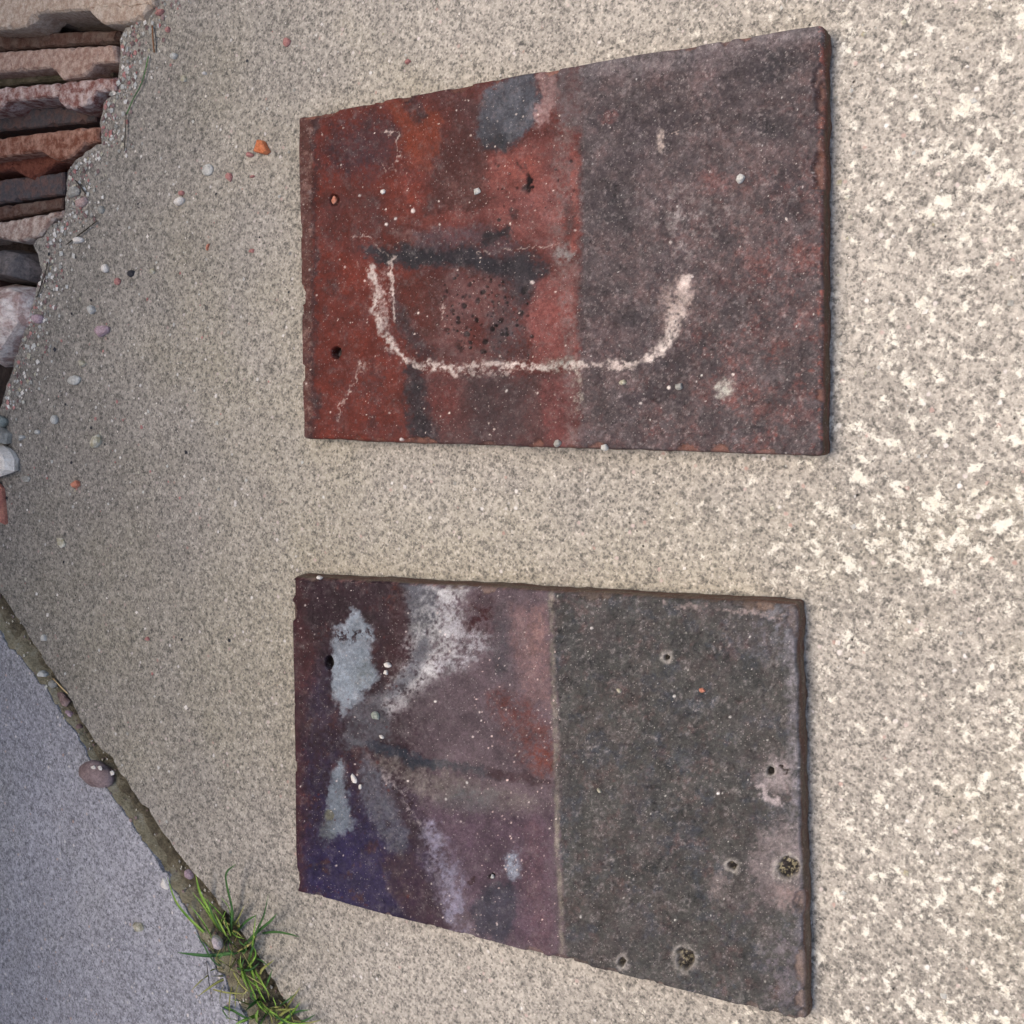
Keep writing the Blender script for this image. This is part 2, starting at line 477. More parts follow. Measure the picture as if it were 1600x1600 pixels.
def paint_tile_a(p):
    X, Y = p.X, p.Y
    L = sst(915, 898, p.wx * 0.35 + X * 0.65)                     # sheltered (red) part
    # red head
    p.mix((112, 50, 40), 1 - sst(620, 700, p.wx), 0.6)
    p.mix((126, 52, 38), p.grain(60, 0.45, 0.62, 3) * (1 - sst(600, 660, p.wx)) * 0.7)
    p.mix((94, 50, 46), p.grain(34, 0.52, 0.7, 7) * 0.6)
    p.mix((74, 48, 54), p.ell(560, 235, 55, 42, 0.7) * 0.75)
    p.mix((80, 48, 50), p.ell(600, 205, 36, 26, 0.6) * 0.7)
    p.mix((92, 46, 40), p.poly([(500, 300), (660, 290), (660, 380), (560, 385), (500, 360)], 22) * 0.7)
    p.mix((126, 58, 40), p.poly([(604, 152), (640, 160), (690, 178), (689, 235), (668, 268), (636, 262), (628, 215), (618, 185)], 5) * 0.95, 0.6)
    p.mix((140, 58, 40), p.ell(632, 300, 30, 40, 0.7) * 0.5)
    p.mix((78, 48, 48), p.stroke([(640, 148), (655, 178)], [12, 9], 0.5) * 0.85)
    # brown middle
    p.mix((86, 52, 48), p.poly([(700, 165), (760, 140), (760, 240), (765, 300), (740, 330), (660, 335), (672, 280), (692, 235)], 10) * 0.85)
    p.mix((112, 78, 72), p.ell(725, 290, 34, 26, 0.8) * 0.6)
    p.mix((124, 72, 66), p.poly([(760, 250), (800, 238), (845, 215), (905, 225), (905, 390), (850, 392), (800, 365), (758, 345), (690, 355), (700, 330), (765, 320)], 9) * 0.95)
    p.mix((140, 78, 68), p.ell(810, 268, 40, 28, 0.7) * 0.7)
    p.mix((138, 86, 80), p.ell(850, 330, 30, 50, 0.8) * 0.5)
    p.mix((96, 56, 50), p.ell(735, 310, 30, 18, 0.6) * 0.7)
    p.mix((128, 66, 56), p.ell(700, 350, 42, 20, 0.6) * 0.7)
    p.mix((136, 98, 92), p.ell(638, 372, 22, 10, 0.7) * 0.5)
    # slate patch at the top edge
    p.mix((80, 80, 86), p.poly([(752, 136), (838, 112), (843, 150), (838, 190), (815, 214), (790, 236), (768, 232), (745, 214), (752, 172)], 6), 0.7)
    p.mix((100, 101, 107), p.poly([(752, 136), (838, 112), (843, 150), (838, 190), (815, 214), (790, 236), (768, 232), (745, 214)], 8) * p.grain(22, 0.45, 0.62, 4) * 0.7)
    p.mix((58, 58, 62), p.ell(776, 226, 26, 12, 0.6) * 0.8)
    p.mix((150, 122, 118), p.poly([(842, 112), (875, 106), (872, 150), (858, 185), (842, 205), (838, 192), (845, 150)], 5) * 0.8)
    p.mix((104, 92, 92), p.poly([(876, 106), (915, 100), (912, 200), (870, 196), (866, 160)], 8) * 0.8)
    # dark horizontal streak
    st = p.stroke([(572, 394), (610, 402), (660, 398), (720, 402), (770, 415), (828, 424)], [9, 13, 17, 19, 19, 22], 0.65)
    p.mix((50, 49, 55), st * 0.97)
    p.mix((92, 74, 78), p.stroke([(660, 372), (740, 366), (790, 385)], [12, 18, 16], 0.8) * 0.7)
    p.mix((46, 45, 49), p.stroke([(762, 378), (792, 358)], [9, 8], 0.6) * 0.85)
    p.mix((58, 54, 58), p.ell(818, 436, 24, 40, 0.6) * 0.85)
    p.mix((46, 45, 50), p.stroke([(600, 404), (690, 406), (760, 420)], [7, 9, 8], 0.8) * p.grain(14, 0.4, 0.6, 2) * 0.8)
    # pocked field
    p.mix((116, 80, 76), p.poly([(690, 430), (780, 432), (800, 500), (790, 560), (720, 570), (660, 540), (650, 470)], 16) * 0.75)
    p.mix((92, 44, 36), p.poly([(610, 432), (690, 425), (700, 470), (680, 520), (640, 540), (620, 500)], 14) * 0.75)
    p.mix((94, 40, 32), p.ell(748, 520, 24, 20, 0.6) * 0.8)
    p.mix((84, 74, 76), p.ell(790, 520, 30, 45, 0.7) * 0.6)
    p.mix((136, 80, 74), p.poly([(838, 440), (900, 420), (905, 560), (840, 566), (822, 500)], 10) * 0.85)
    p.mix((74, 56, 58), p.stroke([(618, 470), (640, 520), (668, 556)], [9, 12, 10], 0.8) * 0.8)
    # lower band
    p.mix((96, 68, 66), p.poly([(650, 585), (905, 580), (905, 705), (650, 700)], 8) * 0.9)
    p.mix((112, 56, 50), p.ell(690, 625, 34, 40, 0.7) * 0.7)
    p.mix((82, 64, 64), p.poly([(735, 590), (825, 590), (810, 700), (740, 700)], 16) * 0.8)
    p.mix((122, 68, 64), p.poly([(842, 588), (902, 585), (902, 700), (852, 700)], 12) * 0.75)
    p.mix((54, 49, 54), p.stroke([(646, 575), (652, 620), (658, 660), (668, 692)], [10, 17, 18, 20], 0.6) * 0.9)
    # grey soft band before the weathered part
    p.mix((122, 112, 108), p.stroke([(884, 200), (880, 300), (884, 400), (890, 560), (896, 690)], [14, 16, 18, 10, 10], 0.9) * 0.3)
    p.mix((138, 134, 130), p.ell(880, 398, 16, 9, 0.7) * 0.8)
    p.mix((150, 84, 74), p.stroke([(900, 240), (899, 330), (897, 390)], [5, 6, 5], 0.7) * 0.6)
    p.mix((72, 44, 42), p.ell(892, 345, 9, 26, 0.7) * 0.7)
    # darker line of the head rim
    p.mix((104, 66, 58), 1 - sst(486, 492, X + (fbm(X, Y, 40, 2) - .5) * 6), 0.8)
    p.mix((74, 46, 46), p.stroke([(492, 178), (492, 420), (490, 690)], [4, 4, 5], 0.8) * 0.75)
    p.mix((146, 116, 106), (1 - sst(484, 492, X)) * p.grain(9, 0.52, 0.66, 8) * 0.55)
    # weathered tail
    W = 1 - L
    base = p.C.copy()
    p.mix((94, 84, 84), W, 0.88)
    p.mix((76, 68, 70), W * p.grain(48, 0.45, 0.62, 2) * 0.8)
    p.mix((112, 92, 90), W * p.grain(70, 0.5, 0.66, 9) * 0.6)
    redder = sst(0.0, 1.0, (X - 930) / 420 * 0.65 + (Y - 300) / 500 * 0.45)
    p.mix((116, 76, 72), W * p.grain(40, 0.48, 0.66, 6) * redder * 0.5)
    p.mix((134, 80, 72), W * p.grain(20, 0.58, 0.70, 10) * redder * 0.5)
    p.mix((130, 124, 124), W * (1 - sst(0, 46, Y - (183 - (X - 466) * 0.177))) * 0.5)
    for cx, cy, rx, ry in ((1112, 282, 24, 18), (1265, 395, 22, 22), (1185, 420, 18, 22), (1225, 535, 10, 8), (1170, 615, 12, 14), (1145, 565, 12, 10), (1190, 640, 12, 14), (1085, 565, 9, 9), (950, 180, 10, 9)):
        p.mix((128, 82, 76), p.ell(cx, cy, rx, ry, 0.7) * 0.5)
    for cx, cy, rx, ry in ((1225, 100, 44, 20), (1180, 115, 40, 30), (1210, 200, 34, 20), (1060, 570, 38, 20), (1108, 668, 14, 40), (990, 500, 34, 20), (960, 330, 30, 40)):
        p.mix((66, 64, 66), p.ell(cx, cy, rx, ry, 0.7) * 0.6)
    p.mix((160, 148, 144), W * p.grain(5, 0.55, 0.76, 11) * 0.36)
    p.mix((150, 142, 138), p.ell(1080, 350, 70, 60, 0.9) * p.grain(9, 0.5, 0.68, 4) * 0.5)
    p.mix((46, 42, 44), W * p.grain(6, 0.55, 0.74, 3) * 0.45)
    p.mix((168, 98, 84), sst(1276, 1282, X) * p.grain(14, 0.56, 0.64, 1) * 0.6)
    # lime residue
    lim = (190, 174, 164)
    rag = p.grain(7, 0.36, 0.56, 5)
    m = p.stroke([(583, 418), (588, 455), (593, 490), (600, 520), (618, 548), (636, 562)], [4, 7, 9, 9, 5, 4], 0.6)
    p.mix(lim, m * (0.25 + 0.75 * rag), 0.95, 0.00025)
    p.mix((176, 150, 142), p.ell(598, 455, 20, 36, 0.8) * p.grain(8, 0.45, 0.62, 3) * 0.55)
    p.mix(lim, p.stroke([(612, 400), (615, 440), (619, 500)], [2.4, 2.6, 1.6], 0.7) * 0.75)
    m = p.stroke([(636, 562), (665, 570), (720, 571), (800, 569), (870, 570), (930, 571), (985, 570)], [3, 6, 7, 5, 6, 6, 5], 0.75)
    p.mix(lim, m * (0.15 + 0.85 * rag), 0.95, 0.00025)
    p.mix(lim, p.stroke([(690, 578), (770, 585), (800, 580)], [5, 7, 4], 0.8) * p.grain(6, 0.45, 0.58, 7) * 0.7)
    m = p.stroke([(980, 570), (1010, 563), (1035, 545), (1050, 515), (1060, 480), (1076, 435)], [4, 6, 7, 9, 11, 6], 0.65)
    p.mix((196, 182, 172), m * (0.45 + 0.55 * rag), 0.95, 0.0003)
    p.mix((180, 160, 150), p.ell(1058, 472, 22, 34, 0.7, 15) * (0.3 + 0.5 * rag) * 0.8)
    p.mix((150, 150, 138), p.ell(880, 568, 26, 10, 0.8) * 0.5)
    p.mix((168, 158, 144), p.stroke([(902, 575), (902, 640)], [5, 4], 0.9) * p.grain(7, 0.45, 0.6, 2) * 0.6)
    # hair cracks and drips
    for pts, w in (([(548, 373), (572, 371), (590, 386), (608, 402), (614, 432)], 1.7), ([(560, 408), (566, 420), (580, 424)], 1.7),
                   ([(600, 211), (624, 213), (627, 245), (614, 262)], 1.6), ([(588, 243), (600, 262), (604, 275)], 1.5),
                   ([(740, 403), (780, 392), (830, 392), (870, 386)], 1.6), ([(566, 565), (555, 600), (530, 630), (527, 660)], 1.5),
                   ([(690, 470), (693, 500), (697, 515)], 1.3), ([(1005, 165), (1045, 160)], 1.5), ([(1040, 212), (1100, 192)], 1.2)):
        p.mix((196, 176, 164), p.stroke(pts, [w * 0.62] * len(pts), 0.8) * p.grain(14, 0.36, 0.56, 3) * 0.55)
    p.mix((190, 172, 160), p.ell(1028, 218, 5, 16, 0.6) * 0.7)
    p.mix((176, 150, 140), p.ell(568, 570, 9, 7, 0.7) * p.grain(5, 0.42, 0.6, 1) * 0.8)
    # dark pits
    dk = (26, 12, 12)
    p.specks(120, (685, 430, 800, 560), 1.6, 5.5, dk, 21, -0.0006, 0.95, inside=(735, 490, 62, 66))
    p.specks(46, (770, 440, 835, 560), 1.6, 6.5, (22, 20, 22), 22, -0.0006, 0.95)
    p.specks(20, (770, 250, 900, 350), 1.6, 4.5, dk, 23, -0.0004, 0.9)
    p.mix((44, 30, 30), p.ell(824, 284, 6, 12, 0.4) , 0.9, -0.0008)
    p.mix((60, 40, 38), p.ell(815, 262, 6, 7, 0.5) * 0.8)
    p.mix((70, 40, 38), p.ell(803, 330, 8, 7, 0.5) * 0.7)
    # nail holes
    p.mix((46, 26, 14), p.ell(525, 551, 8, 9, 0.2, 0, False), 0.5, -0.0055)
    p.mix((92, 46, 34), p.ell(522, 312, 7, 9, 0.3, 0, False), 0.8, -0.003)
    # grit specks
    p.specks(330, (470, 60, 905, 700), 0.6, 1.9, (222, 205, 192), 31, 0.0, 0.85)
    p.specks(190, (905, 40, 1284, 712), 0.6, 1.8, (214, 206, 198), 32, 0.0, 0.8)
    p.specks(16, (470, 100, 1284, 700), 2.5, 4.0, (226, 214, 204), 33, 0.0004, 0.9)
    p.mix((176, 172, 160), p.ell(1132, 608, 14, 15, 0.35) * (0.35 + 0.5 * p.grain(6, 0.45, 0.6, 9)))
    # dusty grey film
    p.mix((128, 110, 106), p.grain(10, 0.52, 0.72, 5) * 0.16 + 0.03)

def paint_tile_b(p):
    X, Y = p.X, p.Y
    bl = 862 + (Y - 940) * 0.030
    L = sst(10, -10, X - bl + (fbm(X, Y, 30, 2) - 0.5) * 10)
    # head: purple, red at the rim, blue low
    p.mix((60, 36, 46), 1 - sst(640, 760, p.wx), 0.5)
    p.mix((46, 38, 84), p.ell(560, 1370, 130, 115, 0.8) * 0.95, 0.45)
    p.mix((50, 40, 72), p.ell(500, 1230, 50, 70, 0.8) * 0.6, 0.5)
    p.mix((56, 42, 68), p.ell(500, 1090, 40, 60, 0.8) * 0.6)
    p.mix((84, 42, 46), (1 - sst(462, 486, p.wx)) * 0.75)
    p.mix((92, 44, 44), p.ell(480, 1040, 16, 40, 0.8) * 0.6)
    p.mix((76, 38, 42), p.grain(26, 0.56, 0.68, 3) * (1 - sst(560, 640, X)) * 0.8)
    p.mix((108, 56, 44), p.ell(612, 935, 12, 22, 0.7) * p.grain(7, 0.45, 0.6, 4) * 0.9)
    p.mix((66, 34, 40), p.poly([(618, 915), (636, 960), (650, 1010), (638, 1030), (622, 1070), (600, 1082), (596, 1040), (606, 980)], 7) * 0.95)
    # middle
    mid = sst(610, 700, p.wx - (p.wy - 1190).clip(0) * 0.12)
    p.mix((108, 92, 96), mid, 0.82)
    p.mix((100, 100, 106), p.poly([(630, 912), (690, 915), (680, 980), (655, 1020), (648, 980)], 10) * 0.9)
    p.mix((120, 118, 118), p.ell(660, 990, 18, 30, 0.8) * 0.6)
    # white diagonal bloom
    st = p.stroke([(700, 918), (696, 955), (684, 1005), (655, 1055), (606, 1104)], [24, 29, 31, 28, 15], 0.85)
    p.mix((182, 178, 176), st * (0.32 + 0.6 * p.grain(9, 0.38, 0.6, 2)), 0.92, 0.0001)
    st = p.stroke([(700, 960), (725, 985), (748, 1000), (720, 1030), (690, 1040)], [22, 22, 18, 14, 10], 0.8)
    p.mix((172, 168, 170), st * (0.2 + 0.8 * p.grain(7, 0.43, 0.62, 3)) * 0.9)
    p.mix((104, 104, 110), p.stroke([(664, 1010), (640, 1050), (610, 1085)], [9, 10, 8], 0.9) * 0.75)
    p.mix((74, 38, 40), p.ell(750, 965, 27, 34, 0.7) * (0.4 + 0.6 * p.grain(7, 0.4, 0.58, 5)) * 0.95)
    p.mix((84, 78, 82), p.ell(782, 1010, 18, 50, 0.8) * 0.7)
    p.mix((134, 106, 104), p.poly([(800, 945), (858, 945), (866, 1110), (820, 1090), (800, 1010)], 14) * 0.75)
    p.mix((148, 116, 110), p.ell(838, 990, 12, 40, 0.8) * 0.5)
    p.mix((94, 80, 84), p.poly([(640, 1080), (730, 1040), (790, 1080), (790, 1170), (680, 1180), (600, 1150), (600, 1120)], 18) * 0.6)
    p.mix((92, 92, 98), p.poly([(560, 1090), (600, 1080), (610, 1150), (580, 1170), (540, 1170), (530, 1150)], 10) * 0.7)
    p.mix((116, 70, 64), p.stroke([(780, 1095), (815, 1130), (850, 1185)], [18, 28, 26], 0.8) * (0.35 + 0.65 * p.grain(6, 0.42, 0.6, 8)) * 0.85)
    p.mix((124, 68, 56), p.ell(850, 1185, 24, 22, 0.7) * p.grain(5, 0.42, 0.6, 9) * 0.8)
    # dark groove and the pale earth under it
    p.mix((132, 122, 114), p.stroke([(590, 1186), (630, 1206), (690, 1232), (760, 1255), (820, 1260)], [9, 18, 24, 22, 14], 0.9) * 0.5)
    p.mix((100, 100, 102), p.ell(735, 1255, 40, 20, 0.8) * 0.6)
    p.mix((56, 62, 74), p.stroke([(578, 1163), (610, 1172), (645, 1186), (690, 1198)], [6, 9, 9, 5], 0.8) * 0.9, 0.7, -0.0005)
    p.mix((80, 80, 84), p.stroke([(680, 1196), (740, 1204), (790, 1212)], [7, 6, 5], 0.8) * 0.7)
    p.mix((78, 56, 60), p.stroke([(768, 1203), (800, 1212), (850, 1224)], [8, 9, 7], 0.7) * 0.85, 0.7, -0.0003)
    # lower part of the sheltered half
    p.mix((96, 76, 88), p.poly([(660, 1260), (860, 1270), (868, 1480), (760, 1465), (690, 1350)], 20) * 0.8)
    p.mix((100, 100, 108), p.poly([(570, 1180), (600, 1210), (632, 1260), (640, 1320), (625, 1340), (600, 1310), (570, 1270), (562, 1220)], 10) * 0.7)
    p.mix((64, 42, 52), p.poly([(600, 1230), (630, 1250), (665, 1310), (700, 1340), (650, 1330), (632, 1290)], 8) * 0.8)
    p.mix((72, 48, 58), p.poly([(600, 1330), (650, 1330), (690, 1420), (700, 1450), (640, 1440), (610, 1400)], 10) * 0.8)
    p.mix((150, 138, 136), p.stroke([(595, 1200), (625, 1238), (650, 1280), (668, 1310)], [4, 5, 5, 3], 0.9) * p.grain(6, 0.4, 0.58, 6) * 0.7)
    p.mix((140, 134, 150), p.stroke([(672, 1300), (690, 1350), (705, 1400), (722, 1460)], [14, 22, 22, 18], 0.8) * (0.25 + 0.75 * p.grain(14, 0.42, 0.62, 7)) * 0.8)
    p.mix((72, 70, 80), p.poly([(755, 1390), (800, 1380), (808, 1440), (790, 1475), (745, 1462), (740, 1420)], 9) * 0.9)
    p.mix((152, 158, 170), p.ell(802, 1350, 13, 25, 0.45) * (0.4 + 0.6 * p.grain(6, 0.4, 0.6, 2)))
    p.mix((108, 82, 88), p.stroke([(835, 1300), (838, 1400), (850, 1490)], [16, 18, 18], 0.9) * 0.6)
    # pale cement patches on the head
    A = [(518, 988), (538, 972), (554, 952), (566, 958), (572, 972), (580, 986), (577, 1030), (587, 1056), (581, 1076), (560, 1090), (545, 1110), (531, 1124), (527, 1100), (519, 1060), (516, 1035), (520, 1005)]
    pa = p.poly(A, 7)
    hole = p.grain(7, 0.52, 0.57, 4) * (1 - sst(992, 1014, Y)) * sst(975, 990, Y)
    p.mix((138, 145, 152), pa * (1 - 0.85 * hole), 0.9, 0.0004)
    p.mix((160, 165, 170), pa * p.grain(9, 0.5, 0.65, 1) * (1 - hole) * 0.5)
    p.mix((120, 126, 128), p.poly([(560, 1030), (580, 1040), (585, 1060), (565, 1080), (548, 1070)], 7) * 0.5)
    B = [(525, 1188), (537, 1190), (541, 1215), (539, 1250), (553, 1285), (558, 1300), (535, 1308), (512, 1302), (506, 1276), (514, 1240)]
    p.mix((120, 127, 134), p.poly(B, 7) * 0.9, 0.9, 0.0003)
    p.mix((96, 100, 100), p.ell(508, 1300, 14, 14, 0.7) * 0.7)
    # dusty line where the upper tile ended
    x0 = bl
    dl = np.abs(X - x0 - (fbm(X, Y, 26, 5) - 0.5) * 9)
    p.mix((150, 140, 126), (1 - sst(1, 7, dl)) * (0.45 + 0.55 * p.grain(12, 0.35, 0.6, 1)) * 0.9, 0.95, 0.0002)
    # weathered tail
    W = 1 - L
    p.mix((88, 86, 82), W * sst(1, 8, dl), 0.9)
    p.mix((72, 72, 70), W * p.grain(46, 0.45, 0.62, 3) * 0.75)
    p.mix((94, 86, 82), W * p.grain(38, 0.48, 0.64, 6) * 0.6)
    p.mix((74, 80, 88), W * p.grain(30, 0.54, 0.68, 8) * 0.5)
    p.mix((108, 86, 82), W * p.grain(22, 0.60, 0.76, 10) * 0.4)
    p.mix((156, 148, 144), W * p.grain(5, 0.56, 0.76, 11) * 0.34)
    p.mix((44, 42, 44), W * p.grain(6, 0.55, 0.74, 2) * 0.45)
    p.mix((128, 128, 134), W * sst(1130, 1240, X) * (1 - sst(1000, 1060, Y)) * p.grain(16, 0.42, 0.6, 4) * 0.6)
    p.mix((140, 134, 138), W * p.stroke([(1237, 950), (1243, 1200), (1250, 1420), (1255, 1590)], [10, 10, 8, 10], 0.9) * 0.5)
    p.mix((120, 112, 116), p.ell(1225, 1520, 30, 60, 0.9) * p.grain(10, 0.42, 0.62, 7) * 0.7)
    p.mix((158, 142, 136), p.stroke([(1036, 946), (1100, 953), (1180, 957), (1232, 961)], [2, 2.5, 2.5, 2], 0.9) * p.grain(8, 0.35, 0.6, 3) * 0.8)
    p.mix((146, 112, 106), (1 - sst(3, 9, Y - (898 + (X - 455) * 0.051))) * p.grain(12, 0.48, 0.6, 6) * 0.7)
    # lichen and pits on the tail
    p.mix((136, 124, 122), p.ell(1222, 1352, 52, 66, 0.32) * 0.72, 0.9)
    p.mix((140, 118, 112), p.ell(1232, 1400, 24, 18, 0.8) * 0.4)
    p.mix((150, 138, 136), p.ell(1212, 1210, 26, 26, 0.5) * 0.7)
    p.mix((166, 154, 152), p.stroke([(1190, 1226), (1200, 1246), (1214, 1252)], [5, 7, 5], 0.6) * 0.9)
    p.mix((134, 122, 118), p.ell(1123, 1388, 17, 22, 0.5) * (0.3 + 0.6 * p.grain(7, 0.4, 0.6, 2)))
    def pit(cx, cy, rx, ry, ring, depth, gr):
        wx, wy = p.wx, p.wy
        p.wx = p.X + (p.wx - p.X) * 0.4; p.wy = p.Y + (p.wy - p.Y) * 0.4
        p.mix((176, 168, 158), p.ell(cx, cy, rx + ring, ry + ring, 0.35) * 0.65, 0.9)
        m = p.ell(cx, cy, rx, ry, 0.25)
        p.wx, p.wy = wx, wy
        p.mix((40, 36, 32), m, 0.9, -depth)
        p.mix((150, 140, 112), m * p.grain(5, 0.52, 0.6, 4) * gr)
    pit(1230, 1356, 17, 17, 5, 0.0014, 0.75)
    pit(1070, 1498, 13, 16, 6, 0.0022, 0.6)
    pit(972, 1503, 6, 7, 5, 0.0022, 0.2)
    pit(1144, 1353, 6, 6, 6, 0.0018, 0.5)
    pit(1043, 1026, 4, 5, 6, 0.0018, 0.1)
    pit(1203, 1202, 5, 8, 3, 0.0018, 0.2)
    p.mix((40, 32, 30), p.stroke([(1219, 1197), (1225, 1208)], [2, 3], 0.4) * 0.9, 0.9, -0.001)
    # nail holes
    p.mix((44, 38, 28), p.ell(514, 1035, 7, 10, 0.2, 0, False), 0.6, -0.0055)
    p.mix((112, 110, 96), p.ell(514, 1274, 8, 9, 0.25, 0, False) * 0.9, 0.8, -0.0012)
    p.mix((50, 36, 40), p.ell(770, 1370, 5, 6, 0.3), 0.8, -0.001)
    p.mix((72, 48, 48), p.ell(735, 1378, 4, 5, 0.3) * 0.8)
    # grit
    p.specks(280, (455, 900, 870, 1500), 0.6, 1.9, (216, 200, 192), 41, 0.0, 0.85)
    p.specks(170, (740, 1000, 880, 1500), 0.7, 1.9, (224, 196, 186), 44, 0.0, 0.8)
    p.specks(170, (870, 920, 1256, 1600), 0.6, 1.8, (206, 200, 190), 42, 0.0, 0.8)
    p.specks(40, (460, 900, 640, 1450), 1.5, 3.5, (98, 42, 36), 45, 0.0, 0.8)
    p.specks(12, (460, 940, 1250, 1500), 2.4, 3.6, (226, 218, 210), 43, 0.0004, 0.9)
    p.mix((126, 114, 112), p.grain(9, 0.5, 0.72, 5) * 0.14 + 0.02)

TH = 0.0118
def make_tile(name, corners, painter, base, mat, bow, side_cols, seed, tail_rough, flare=(0.0, 0.0), dark=0.8, chip_col=(120, 84, 72), NU=640, NV=400):
    c = np.array([g(px, py, TH) for px, py in corners])          # TL TR BR BL
    u = np.linspace(0, 1, NU); v = np.linspace(0, 1, NV)
    # a little denser at the rims so that the arris is round
    U, V = np.meshgrid(u, v, indexing='ij'); U = U.ravel(); V = V.ravel()
    Lm, Wm = 0.265, 0.165
    a = U * Lm; b = V * Wm                                         # metres in the tile's own frame
    def edge_noise(t, k, s, amp): return (fbm(t, t * 0 + k * 3.1, s, k, 3) - 0.5) * amp
    # ragged outline
    da0 = edge_noise(b, 1, 0.02, 0.0010); da1 = edge_noise(b, 2, 0.012, tail_rough) + edge_noise(b, 6, 0.05, tail_rough)
    db0 = edge_noise(a, 3, 0.025, 0.0011); db1 = edge_noise(a, 4, 0.025, 0.0009)
    fall = lambda t: np.clip(1 - t / 0.012, 0, 1) ** 2
    a2 = a + da0 * fall(a) + da1 * fall(Lm - a)
    b2 = b + db0 * fall(b) + db1 * fall(Wm - b)
    b2 = b2 - bow * np.sin(np.pi * U) * (1 - V)
    # rounded corners
    r = 0.0017
    for (fa, fb) in ((0, 0), (0, 1), (1, 0), (1, 1)):
        ea = a2 if fa == 0 else Lm - a2; eb = b2 if fb == 0 else Wm - b2
        m = (ea < r) & (eb < r)
        pa = r - ea[m]; pb = r - eb[m]
        s = np.maximum(np.maximum(pa, pb), 1e-9) / np.maximum(np.hypot(pa, pb), 1e-9)
        na = r - pa * s; nb = r - pb * s
        if fa == 0: a2[m] = na
        else: a2[m] = Lm - na
        if fb == 0: b2[m] = nb
        else: b2[m] = Wm - nb
    uu = (a2 / Lm)[:, None]; vv = (b2 / Wm)[:, None]
    P = (c[0] * (1 - uu) * (1 - vv) + c[1] * uu * (1 - vv) + c[2] * uu * vv + c[3] * (1 - uu) * vv)
    X, Y = to_px(P)
    p = Paint(X, Y, base)
    painter(p)
    mot = 0.5 + (fbm(X, Y, 26, 4, 6, 0.8) - 0.5) * 1.5
    p.C *= (dark * (0.66 + 0.68 * mot))[:, None]
    gy = sst(0.5, 0.75, 0.5 + (fbm(X, Y, 60, 9, 6, 0.75) - 0.5) * 1.3) * 0.14
    p.C += (lin((92, 80, 84)) * 0.8 - p.C) * gy[:, None]
    lum = p.C @ np.array([0.3, 0.59, 0.11])
    p.C *= (np.clip(lum, 0.004, 1) / 0.055)[:, None] ** 0.28
    # chipped arris: small shells broken off along the rim
    rc = np.random.default_rng(seed + 900)
    for _ in range(46):
        t = rc.random() * 2 * (Lm + Wm)
        if t < Lm: q = (t, 0)
        elif t < 2 * Lm: q = (t - Lm, Wm)
        elif t < 2 * Lm + Wm: q = (0, t - 2 * Lm)
        else: q = (Lm, t - 2 * Lm - Wm)
        rd = rc.uniform(0.0008, 0.0034) * (1.3 if q[0] == Lm else 1.0)
        el = rc.uniform(1.0, 2.6)
        ea, eb = (1, el) if q[0] in (0, Lm) else (el, 1)
        dd = np.hypot((a - q[0]) / ea, (b - q[1]) / eb) / rd + (fbm(a, b, 0.0015, 3, 3) - 0.5) * 0.7
        m = 1 - sst(0.75, 1.0, dd)
        p.H -= m * rd * rc.uniform(0.3, 0.7)
        p.C += (lin(chip_col) * rc.uniform(0.6, 1.3) - p.C) * (m * rc.uniform(0.2, 0.75))[:, None]
    p.C = np.clip(p.C + (p.C - p.C.mean(1, keepdims=True)) * 0.04, 0.004, 0.9)
    # relief
    de = np.minimum(np.minimum(a, Lm - a), np.minimum(b, Wm - b))
    rr = 0.0006 + 0.0007 * fbm(a, b, 0.012, 7)
    arris = -(rr - np.sqrt(np.clip(rr ** 2 - np.clip(rr - de, 0, None) ** 2, 0, None)))
    big = (fbm(a, b, 0.06, 3) - 0.5) * 0.0011
    fine = (fbm(a, b, 0.0022, 5, 3) - 0.5) * 0.00032 + (fbm(a, b, 0.009, 8, 3) - 0.5) * 0.0003
    fine *= np.where(uu[:, 0] > 0.5, 1.5, 0.8)
    P[:, 2] += arris + big * sst(0, 0.02, de) + fine * sst(0, 0.002, de) + np.maximum(p.H, -0.007)
    # loop of the rim, from which the sides go down
    idx = np.arange(NU * NV).reshape(NU, NV)
    loop = np.r_[idx[:, 0], idx[-1, 1:], idx[-2::-1, -1], idx[0, -2:0:-1]]
    n = len(loop)
    cen = P.mean(0)
    LP = P[loop].copy()
    nxt = np.roll(LP, -1, 0) - np.roll(LP, 1, 0)
    out = np.c_[nxt[:, 1], -nxt[:, 0]]
    out /= np.linalg.norm(out, axis=1)[:, None] + 1e-12
    if ((LP[:, :2] - cen[:2]) * out).sum() < 0: out = -out
    # smooth the normals at the corners
    for _ in range(6):
        out = (np.roll(out, 1, 0) + out + np.roll(out, -1, 0)) / 3
    t = np.arange(n) * 1.0
    VV = [P]; CCs = [np.c_[p.C, p.R]]
    is_tail = np.zeros(n); is_tail[NU:NU + NV - 1] = 1; is_top = np.zeros(n); is_top[:NU] = 1
    for _ in range(4):
        is_tail = (np.roll(is_tail, 1) + is_tail + np.roll(is_tail, -1)) / 3; is_top = (np.roll(is_top, 1) + is_top + np.roll(is_top, -1)) / 3
    ph = np.r_[U[loop]]; 
    levels = [0.86, 0.72, 0.55, 0.38, 0.2, 0.07, 0.0]
    ztop = LP[:, 2]
